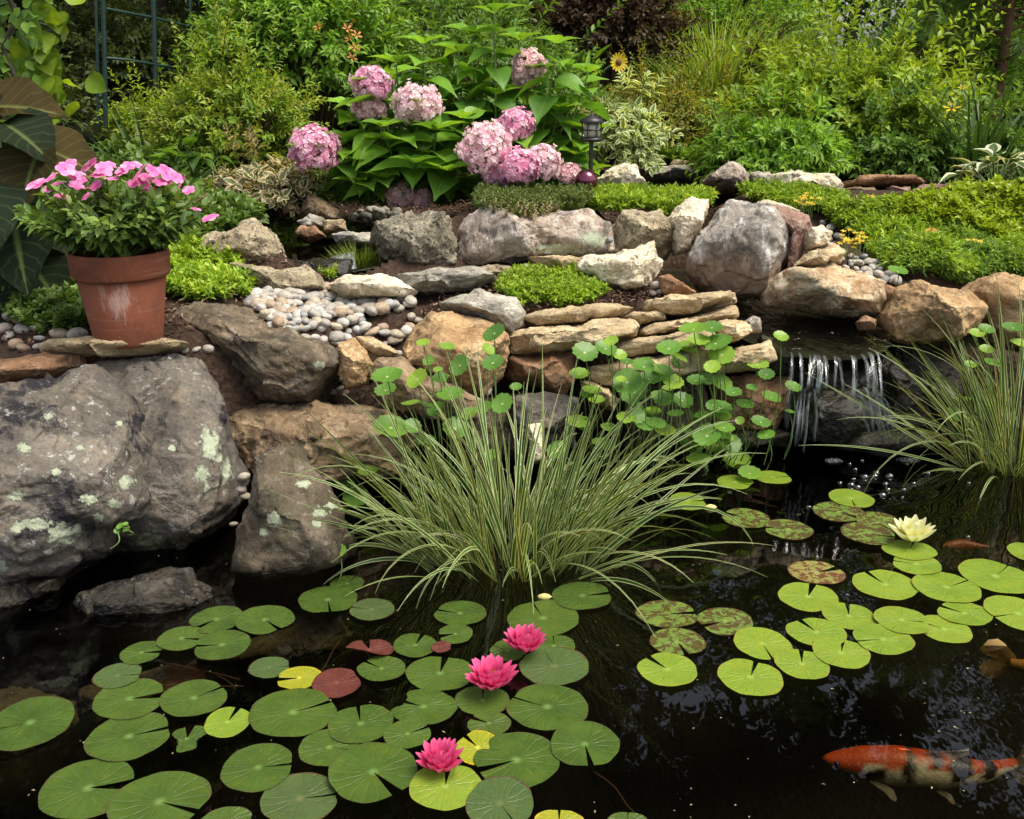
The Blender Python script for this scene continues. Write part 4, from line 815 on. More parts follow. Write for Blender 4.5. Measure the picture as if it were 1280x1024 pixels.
cover('sedum_tuft', 'green sedum tuft behind the peaked blue grey boulder', 'plant', [(925, 246), (1000, 246), (1050, 252), (1050, 275), (990, 268), (940, 256)], 800, .08, 5, .028, .009, 'sedum', .06, 304, kind='thing')
cover('sedum_tuft', 'sedum cushion right of the gazing ball', 'plant', [(738, 258), (745, 249), (800, 247), (812, 254), (800, 261), (755, 263)], 620, .05, 6, .036, .010, 'sedum', .075, 305, Yf=([236, 264], [5.8, 5.2]), kind='thing')
cover('sedum_tuft', 'sedum cushion below the thin dark ledge stone', 'plant', [(812, 262), (818, 251), (870, 248), (890, 254), (870, 262), (835, 268)], 620, .05, 6, .036, .010, 'sedum', .075, 306, Yf=([238, 266], [5.8, 5.25]), kind='thing')
cover('creeping_thyme', 'dark green creeping thyme cushion spilling over the long pinkish boulder', 'plant', [(597, 262), (605, 248), (700, 246), (735, 252), (725, 262), (690, 266), (655, 274), (615, 272)], 2000, .06, 7, .02, .007, 'thyme', .085, 307, Yf=([236, 262, 276], [5.75, 5.12, 4.86]), kind='thing')
cover('dry_flower_stalks', 'straw coloured spent flower stalks on the thyme cushion', 'dry flowers', [(605, 264), (625, 256), (675, 258), (700, 264), (670, 272), (625, 272)], 200, .03, 6, .011, .007, 'dry', .09, 308, Yf=([236, 262, 276], [5.7, 5.05, 4.8]))
cover('stonecrop_mat', 'low green sedum mat in the mulch pocket above the ledge', 'plant', [(622, 368), (640, 352), (690, 344), (730, 350), (756, 368), (735, 382), (690, 386), (650, 384)], 900, .055, 5, .022, .008, 'sedum', .05, 309, kind='thing')
cover('bright_groundcover', 'bright green low mat right of the terracotta pot', 'ground cover', [(205, 372), (215, 330), (260, 322), (300, 350), (312, 372), (260, 380)], 900, .10, 4, .034, .015, 'sedum', .07, 310)
cover('dark_groundcover', 'shaded green low mat left of the terracotta pot', 'ground cover', [(20, 405), (30, 370), (90, 350), (125, 372), (122, 415), (80, 418)], 700, .10, 4, .034, .02, 'imp', .07, 311)
cover('sedum_tuft', 'small green tuft at the foot of the white flat slab', 'plant', [(408, 352), (415, 334), (445, 328), (455, 338), (430, 346)], 150, .05, 5, .025, .009, 'sedum', .055, 312, kind='thing')
b = on_ground(450, 344, .58)
grass('spiky_tuft', 'round spiky moss like tuft beside the small left fall', 'plant', b, 620, (.07, .06), (.11, .19), (.05, .9, .25), (.35, .2), (.003, .005), MT['maiden'], 313, seg=4)
cover('low_undergrowth', 'dark low leaves filling the bed behind the left basin', 'ground cover', [(190, 262), (200, 225), (330, 222), (480, 225), (600, 232), (600, 256), (470, 262), (380, 258), (300, 264)], 900, .1, 4, .06, .03, 'mid', .1, 314, Yf=([222, 264], [6.7, 5.7]))
cover('low_undergrowth', 'low leaves around the base of the right shrubs', 'ground cover', [(700, 214), (720, 195), (960, 190), (1220, 205), (1260, 228), (1150, 226), (1050, 224), (960, 212), (870, 206), (800, 206)], 900, .1, 4, .06, .026, 'fresh', .1, 315, Yf=([190, 232], [7.6, 6.6]))
cover('low_undergrowth', 'dark leaves spilling behind the cream pitted limestone', 'ground cover', [(215, 318), (225, 268), (300, 256), (345, 262), (335, 276), (290, 288), (255, 302)], 420, .07, 4, .055, .03, 'imp', .09, 317)
cover('shaded_undergrowth', 'deep shaded leaves between the large leaved plant and the golden shrub', 'ground cover', [(0, 380), (0, 250), (60, 200), (230, 200), (250, 260), (270, 300), (200, 330), (60, 380)], 700, .12, 4, .07, .04, 'imp', .12, 316, Yf=([200, 380], [6.5, 4.0]))
# ------------------------------------------------------------------ variegated sedges
c0 = atz(640, 716, -.05)
def sedge(name, label, c, n, rad, L, seed, lean):
    rng = np.random.default_rng(seed); a0 = rng.uniform(0, 2 * pi, n); r = np.sqrt(rng.uniform(0, 1, n))
    b = c + np.stack([np.cos(a0) * r * rad[0], np.sin(a0) * r * rad[1], 0 * r], -1)
    az = np.arctan2(np.sin(a0) * .8, np.cos(a0) * 1.2) + rng.normal(0, .45, n)
    ln = np.abs(lean[0] + lean[1] * r ** 1.2 + rng.normal(0, lean[2], n)); Ln = rng.uniform(*L, n) * np.where(rng.uniform(0, 1, n) < .2, .7, 1)
    g = blade_geo(rng, b, az, Ln, ln, np.abs(rng.normal(.4, .32, n)) + np.where(rng.uniform(0, 1, n) < .3, rng.uniform(.5, 1.5, n), 0), rng.uniform(.008, .0135, n), 13, .8)
    e = empty(name, c, label, 'ornamental grass')
    foliage('blades', g, MT['sedge'], e); return e
sedge('variegated_sedge', 'big fountain of cream striped grass in the middle of the pond edge', c0, 310, (.27, .13), (.40, .78), 321, (.06, .6, .25))
sedge('variegated_sedge', 'cream striped grass clump at the right edge by the waterfall', atz(1270, 590, -.03), 220, (.2, .12), (.5, .85), 322, (.1, .75, .25))
# ------------------------------------------------------------------ hydrangea
def floret_mat(name, cols, trans=.25):
    return leafmat(name, cols, .45, .6, .2, rib=0, tcol=(1.15, 1.05, 1.08), noise_amt=.08, nscale=30)
MT['pinkfl'] = floret_mat('hydrangea_pink_floret', [(.8, .34, .54), (.88, .56, .69), (.92, .76, .82)])
MT['palefl'] = floret_mat('hydrangea_pale_pink_floret', [(.84, .54, .62), (.9, .72, .74), (.94, .86, .84)])
MT['fadefl'] = floret_mat('hydrangea_faded_floret', [(.84, .52, .56), (.9, .68, .68), (.92, .84, .8)])
PET4 = template([.2, 1, .9, .2], .08, .12)
def mophead(rng, c, r, flat=.9):
    n = int(480 + 3200 * r); d = blob_dirs(rng, n, -.85); d = nrmz(d); n = len(d)
    rad = r * (1 + .5 * fbm(d * 2.1 + rng.uniform(0, 90), 3) * 2 + rng.normal(0, .085, n)); P = c + d * rad[:, None] * (1, 1, flat * rng.uniform(.85, 1.08))
    ref = np.where(np.abs(d[:, 2:]) > .9, np.array([1., 0, 0]), Z); t1 = nrmz(np.cross(d, ref)); t2 = np.cross(d, t1); a0 = rng.uniform(0, 1.57, n); gs = []
    rn = np.clip(rng.normal(.5, .3, n), 0, 1); sz = .0155 * rng.uniform(.8, 1.2, n) * (r / .1) ** .3; tl = rng.normal(0, .3, (n, 3))
    for q in range(4):
        a = a0 + q * pi / 2; ax = t1 * np.cos(a)[:, None] + t2 * np.sin(a)[:, None] + d * .4; gs.append(leaves_geo(P, ax, d + tl, sz, sz * 1.0, np.clip(rn + rng.normal(0, .08, n), 0, 1), PET4))
    return cat_geo(gs)
hb = at(590, 262, 5.9); hb[2] = .83
hyd = empty('hydrangea', hb, 'pink flowering hydrangea bush with big green leaves above the stone wall', 'hydrangea')
rng = np.random.default_rng(400); paths, tips = [], []
for tx, ty, Y, bx in [(617, 18, 5.95, 622), (529, 56, 5.9, 540), (697, 56, 5.8, 668), (573, 66, 6.0, 585), (652, 52, 6.1, 640), (735, 92, 5.9, 690), (590, 44, 6.1, 600), (495, 80, 5.95, 510), (465, 108, 5.8, 492), (522, 135, 5.7, 520), (660, 92, 6.0, 655), (643, 160, 5.7, 640), (606, 190, 5.55, 600), (650, 208, 5.5, 630), (677, 205, 5.6, 650), (395, 190, 5.7, 470),
                      (490, 95, 6.2, 510), (440, 135, 6.0, 490), (720, 110, 6.1, 680), (740, 165, 5.9, 690), (430, 175, 5.9, 480), (480, 160, 5.6, 500), (545, 165, 5.55, 540), (560, 110, 6.1, 560), (700, 140, 5.8, 670), (590, 120, 6.0, 590), (455, 205, 5.7, 480), (720, 195, 5.75, 690), (520, 205, 5.5, 515), (560, 215, 5.5, 555),
                      (480, 225, 5.6, 490), (580, 150, 5.7, 580), (680, 175, 5.9, 670), (620, 120, 5.9, 620), (500, 185, 5.8, 505), (445, 230, 5.7, 480), (740, 215, 5.8, 700), (600, 230, 5.6, 590)]:
    tip = at(tx, ty, Y); b = at(bx, 262, 5.9); b[2] = .83 + 0 * b[2]; s = np.linspace(0, 1, 8)[:, None]
    paths.append(b * (1 - s) + tip * s + np.array([0, -.05, .1]) * np.sin(s * pi) * (1 - s)); tips.append(tip)
paths = np.array(paths); V, F = tubes(paths, np.linspace(.008, .0045, 8), 6); mk('stem', V, F, MT['green_stem'], hyd)
gs = []
for i, p in enumerate(paths):
    ln = np.linalg.norm(p[-1] - p[0]); k = max(4, int(ln / .1)); a0 = rng.uniform(0, 3)
    for j in range(k):
        u = 1 - j * .1 / ln; 
        if u < .12: break
        f = u * 7; q = p[min(6, int(f))] * (1 - (f - min(6, int(f)))) + p[min(6, int(f)) + 1] * (f - min(6, int(f)))
        for h in range(2 if j else 4):
            a = a0 + j * 1.57 + h * (pi if j else 1.57) + rng.normal(0, .25); pit = .35 + .35 * min(1, j / 3) + rng.normal(0, .15) if j else .75
            ax = np.array([[cos(a), sin(a), (.55 - .35 * j) if j < 3 else -.35]]); sz = (.15 if j == 0 else .225) * rng.uniform(.75, 1.15)
            rn = np.clip(.85 - .1 * j + rng.normal(0, .15), 0, 1)
            gs.append(leaves_geo(q[None] + ax * .015, ax, np.array([[0, -.1, 1.]]) + rng.normal(0, .15, (1, 3)), sz, sz * .74, np.array([rn]), HEART))
foliage('leaves', cat_geo(gs), MT['hyd'], hyd)
for (x, y, r, Y, m) in [(465, 105, 19, 5.8, 'pinkfl'), (463, 134, 17, 5.85, 'palefl'), (522, 132, 25, 5.7, 'palefl'), (393, 187, 24, 5.7, 'pinkfl'), (644, 156, 18, 5.65, 'pinkfl'), (606, 187, 27, 5.5, 'palefl'), (622, 215, 17, 5.5, 'pinkfl'), (649, 208, 21, 5.42, 'pinkfl'), (677, 204, 20, 5.5, 'palefl'),
                       (660, 82, 17, 6.0, 'fadefl'), (655, 98, 12, 6.0, 'fadefl'), (500, 240, 18, 5.8, 'fadefl'), (526, 246, 11, 5.8, 'fadefl'), (712, 218, 12, 5.6, 'fadefl'), (575, 208, 9, 5.7, 'palefl')]:
    c = at(x, y, Y); foliage('flower_head', mophead(rng, c, r * Y / FPX * 1.03, .95), MT[m], hyd)

# ------------------------------------------------------------------ terracotta pot and impatiens
M = Mat('weathered_terracotta'); co = M.n('ShaderNodeTexCoord').outputs['Object']; n1 = M.noise(co, 9, 5, .65); n2 = M.noise(M.n('ShaderNodeMapping', {'Vector': co, 'Scale': (1, 1, .22)}).outputs[0], 30, 7, .8)
c = M.mix(n1, (.14, .042, .021), (.25, .082, .04)); c = M.mix(M.math('MULTIPLY', M.step(M.noise(co, 7, 7, .75), .48, .66), .6), c, (.085, .036, .024))
sp = M.n('ShaderNodeSeparateXYZ', {0: co}); g = M.n('ShaderNodeVectorMath', {0: co, 1: (.025, -.135, .175)}, operation='DISTANCE').outputs['Value']
c = M.mix(M.math('MULTIPLY', M.step(M.math('ADD', n2, M.math('MULTIPLY', g, -3.2)), .27, .55), .45), c, (.55, .43, .36))
c = M.mix(M.math('MULTIPLY', M.step(n2, .6, .72), .3), c, (.5, .33, .25))
rg_ = M.noise(M.n('ShaderNodeMapping', {'Vector': co, 'Scale': (1.5, 1.5, 34)}).outputs[0], 1., 4, .7); c = M.mix(M.math('MULTIPLY', M.step(rg_, .55, .68), .35), c, (.4, .25, .18))
MT['terra'] = M.surf(M.bsdf(c, .85, M.bump(n2, .25, .004), .25))
pc = at(162, 427, 3.43); pot = empty('flower_pot', pc, 'weathered terracotta pot with a white lime stain on a flat brown stone', 'flower pot')
kx = proj(pc)[2] / FPX
prof = [(.001, .0), (.112, .0), (.118, .004), (.121, .012), (.155, .205), (.15, .206), (.145, .2), (.11, .02), (.0, .02)]
KP = np.array([.935, 1.13])
mk('pot_body', *lathe(KP * np.array(prof), pc, 64), MT['terra'], pot)
mk('rim', *lathe(KP * np.array([(.148, .205), (.166, .206), (.1705, .212), (.174, .27), (.171, .279), (.163, .281), (.157, .275), (.152, .215), (.148, .205)]), pc, 64), MT['terra'], pot)
mk('potting_soil', *lathe(KP * np.array([(0, .25), (.08, .252), (.1545, .245)]), pc, 40), MT['soil'], pot)
M = Mat('impatiens_petal'); rn = M.n('ShaderNodeAttribute', attribute_name='rnd').outputs['Fac']; uv = M.n('ShaderNodeSeparateXYZ', {0: M.n('ShaderNodeTexCoord').outputs['UV']})
c = M.ramp(rn, [(0, (.66, .09, .32)), (.5, (.76, .18, .43)), (1, (.8, .38, .55))]); c = M.mix(M.step(uv.outputs[1], .22, .0), c, (.42, .02, .14)); c = M.mix(M.math('MULTIPLY', M.step(uv.outputs[1], .6, 1.), .35), c, (.85, .5, .68))
MT['petal'] = M.surf(M.n('ShaderNodeMixShader', {0: .3, 1: M.bsdf(c, .5, None, .2), 2: M.n('ShaderNodeBsdfTranslucent', {0: c}).outputs[0]}).outputs[0])
MT['petal_plain'] = leafmat('impatiens_petal', [(.72, .14, .42), (.8, .26, .55), (.78, .42, .62)], .35, .5, .2, rib=0, tcol=(1.2, .9, 1.1), noise_amt=.12)
ic = pc + Z * .29; imp = empty('impatiens', ic, 'bushy pink impatiens growing in the terracotta pot', 'plant'); rng = np.random.default_rng(420)
n = 230; a = rng.uniform(0, 6.28, n); th = np.sqrt(rng.uniform(0, 1, n)) * .95; D = np.stack([np.cos(a) * np.sin(th) * 1.25, np.sin(a) * np.sin(th), np.cos(th) * .8 + .1], -1)
Ls = rng.uniform(.11, .29, n) * (1 + .2 * np.sin(th)); g, st = sprig(rng, ic + D * (.03, .03, 0), D, Ls, 6, .06, .032, 2, 70, .06, up=1.2, taper=.3, start=.45)
foliage('foliage', g, MT['imp'], imp); mk('stem', *tubes(st, .0035, 4), MT['green_stem'], imp)
PT5 = template([.2, .62, .98, .92, .45], .05, -.12)
for (x, y, r) in [(46, 231, 18), (82, 212, 15), (98, 222, 15), (112, 207, 16), (104, 238, 13), (95, 232, 12), (130, 212, 14), (76, 246, 10), (174, 218, 20), (178, 229, 14), (208, 217, 17), (228, 228, 13), (153, 214, 12), (252, 248, 13), (263, 273, 14), (142, 262, 11), (190, 214, 12), (220, 222, 12), (122, 220, 12), (88, 205, 11), (140, 224, 11), (166, 230, 11), (120, 232, 11), (200, 228, 11), (65, 222, 11), (185, 236, 10), (236, 238, 10), (108, 246, 9), (160, 208, 11), (62, 236, 10), (92, 216, 10), (125, 214, 10), (150, 218, 10), (182, 222, 11), (214, 226, 10), (196, 220, 10), (138, 206, 9), (72, 230, 9), (245, 262, 9), (102, 226, 9), (170, 206, 9)]:
    Y = 3.36 + rng.uniform(-.10, .08); c = at(x, y, Y); nr = nrmz(np.array([[rng.normal(0, .55), -.42 + rng.normal(0, .25), .85]])); t1 = nrmz(np.cross(nr, Z)); t2 = np.cross(nr, t1); gs = []; s = r * Y / FPX * .8; a0 = rng.uniform(0, 6)
    for q in range(5):
        a = a0 + q * 1.2566; gs.append(leaves_geo(c[None], t1 * cos(a) + t2 * sin(a) + nr * .18, nr, s, s * .95, np.array([np.clip(rng.normal(.45, .25), 0, 1)]), PT5))
    foliage('flower', cat_geo(gs), MT['petal'], imp)

# ------------------------------------------------------------------ lily pads
def padmat(name, cols, edge, vein, mott=None, holes=0, rough=.27):
    M = Mat(name); tc = M.n('ShaderNodeTexCoord'); uv = tc.outputs['UV']; oi = M.n('ShaderNodeObjectInfo').outputs['Random']
    off = M.n('ShaderNodeVectorMath', {0: uv, 1: M.n('ShaderNodeCombineXYZ', {0: M.math('MULTIPLY', oi, 50.), 1: M.math('MULTIPLY', oi, 23.), 2: 0.}).outputs[0]}, operation='ADD').outputs[0]
    s = M.n('ShaderNodeSeparateXYZ', {0: M.n('ShaderNodeVectorMath', {0: uv, 1: (.5, .5, 0)}, operation='SUBTRACT').outputs[0]})
    r = M.math('SQRT', M.math('ADD', M.math('MULTIPLY', s.outputs[0], s.outputs[0]), M.math('MULTIPLY', s.outputs[1], s.outputs[1])))
    an = M.math('ARCTAN2', s.outputs[1], s.outputs[0])
    an2 = M.math('ADD', an, M.math('MULTIPLY', M.math('SUBTRACT', M.noise(off, 5, 2), .5), .35))
    big = M.noise(off, 2.5, 4, .6); c = M.mix(M.step(big, .3, .7), cols[0], cols[1]); c = M.mix(M.math('MULTIPLY', oi, .6), c, cols[2])
    vn = M.math('MULTIPLY', M.math('POWER', M.math('ABSOLUTE', M.math('SINE', M.math('MULTIPLY', an2, 8.5))), 30.), M.step(r, .04, .2))
    vm = M.math('MULTIPLY', vn, M.step(r, .5, .08)); c = M.mix(M.math('MULTIPLY', vm, .13), c, vein); c = M.mix(M.math('MULTIPLY', M.step(M.noise(off, 4.5, 5, .7), .5, .68), .45), c, M.mix(1., c, (1.5, 1.05, .6), 'MULTIPLY')); c = M.mix(M.math('MULTIPLY', M.step(M.noise(off, 7, 5, .7), .55, .7), .4), c, M.mix(1., c, (.55, .6, .6), 'MULTIPLY'))
    c = M.mix(M.math('MULTIPLY', M.step(r, .09, .0), .7), c, vein)
    if mott:
        mm = M.noise(off, 5.5, 5, .7, .6); c = M.mix(M.math('MULTIPLY', M.step(mm, .47, .53), mott[1]), c, mott[0])
    c = M.mix(M.math('MULTIPLY', M.step(M.math('ADD', r, M.math('MULTIPLY', M.noise(off, 6, 3), .05)), .495, .525), .8), c, edge)
    sk = M.noise(off, 22, 4, .8); c = M.mix(M.math('MULTIPLY', M.step(sk, .68, .75), .5), c, (.09, .055, .015))
    h = M.math('ADD', M.math('MULTIPLY', vn, -.5), M.noise(off, 16, 4)); sh = M.bsdf(c, rough, M.bump(h, .45, .005), .55)
    t = M.n('ShaderNodeBsdfTranslucent', {'Color': c}).outputs[0]
    return M.surf(M.n('ShaderNodeMixShader', {0: .1, 1: sh, 2: t}).outputs[0])
PM = {
 'g': padmat('green_lily_pad', [(.034, .066, .011), (.056, .098, .015), (.07, .112, .018)], (.06, .07, .02), (.15, .25, .07)),
 'b': padmat('bright_lily_pad', [(.115, .19, .018), (.16, .24, .024), (.19, .26, .028)], (.2, .2, .03), (.27, .38, .09)),
 'd': padmat('dull_olive_lily_pad', [(.05, .075, .024), (.07, .10, .032), (.055, .1, .03)], (.07, .035, .02), (.13, .14, .06)),
 'm': padmat('brown_mottled_lily_pad', [(.1, .165, .026), (.125, .19, .036), (.1, .155, .03)], (.06, .03, .015), (.24, .3, .09), ((.06, .026, .012), .85)),
 'r': padmat('red_brown_mottled_lily_pad', [(.2, .2, .05), (.22, .21, .06), (.18, .18, .04)], (.09, .03, .02), (.3, .3, .12), ((.10, .03, .018), .9)),
 'y': padmat('yellow_lily_pad', [(.22, .24, .016), (.28, .27, .02), (.19, .24, .016)], (.45, .3, .02), (.6, .6, .1)),
 'w': padmat('wine_red_lily_pad', [(.085, .022, .018), (.12, .035, .028), (.1, .03, .024)], (.06, .02, .015), (.2, .08, .06)),
}
PADZ = [0.004]; PADL = []
def pad_geo(c, rx, ry, notch, nw, seed, z, wob=.035, cup=.011, tear=None, lift=None):
    rng = np.random.default_rng(seed); na, nr = 56, 8; a = notch + nw / 2 + (2 * pi - nw) * np.linspace(0, 1, na); r = np.linspace(0, 1, nr + 1)[1:] ** .85
    ph = rng.uniform(0, 6.28, 3); w = 1 + wob * (np.sin(2 * a + ph[0]) + .5 * np.sin(5 * a + ph[1]) + .25 * np.sin(11 * a + ph[2]))
    e = np.minimum(np.arange(na), na - 1 - np.arange(na)) / 4.; w = w * (1 - .10 * np.exp(-e ** 2 * 2.))
    if tear:
        for (ta, tw, td) in tear:
            da = (a - ta + pi) % (2 * pi) - pi; w *= 1 - td * np.exp(-(da / tw) ** 4) * (1 + .15 * np.sin(a * 37))
    x = np.outer(r, np.cos(a) * w); y = np.outer(r, np.sin(a) * w)
    zz = z + cup * rx * (np.outer(r ** 5, np.ones(na)) * (1 + .9 * np.sin(3 * a + ph[1]))) - .004 * rx + .005 * rx * np.sin(4 * x + ph[0]) * np.sin(3.4 * y + ph[1])
    if lift: zz = zz + lift * rx * np.maximum(0, x * cos(notch + 2.5) + y * sin(notch + 2.5)) ** 2
    V = np.concatenate([[[c[0], c[1], zz[0].mean()]], np.stack([c[0] + x * rx, c[1] + y * ry, zz], -1).reshape(-1, 3)])
    U = np.concatenate([[[.5, .5]], np.stack([.5 + .5 * x, .5 + .5 * y], -1).reshape(-1, 2)])
    F = [np.array([[0, 1 + i, 2 + i] for i in range(na - 1)]), grid_faces(nr, na, 1)[:, ::-1]]
    return V, F, U
def pad(x, y, w, h, nd, kind, label, nw=5, tear=None, z=None, lift=None, wob=.03, group='floating lily pads'):
    c = atz(x, y, 0); t = proj(c)[2]; rx = w * t / FPX / 2; sd = -ray(x, y)[2] / np.linalg.norm(ray(x, y)); ry = np.clip(h * t / FPX / 2 / sd, rx * .8, rx * 1.2)
    zp = .0045
    for (q, rq, zq) in PADL:
        if np.hypot(*(q - c)[:2]) < (rx + rq) * 1.02: zp = max(zp, zq + .0022)
    PADL.append((c, rx, zp)); PADZ[0] = zp
    n = R(nd); v = np.array([cos(n) * w / 2 , sin(n) * h / 2]); q = atz(x + v[0], y - v[1], 0) - c; na = math.atan2(q[1] / ry, q[0] / rx)
    V, F, U = pad_geo(c, rx, ry, na, R(nw * .8), int(x * 7 + y), z if z is not None else PADZ[0], wob, tear=[(na + R(q[0]), R(q[1]), q[2]) for q in tear] if tear else None, lift=lift)
    o = mk('lily_pad', V, F, PM[kind], loc=(c[0], c[1], V[0][2]), uv=U); return tag(o, label, 'lily pad', group)
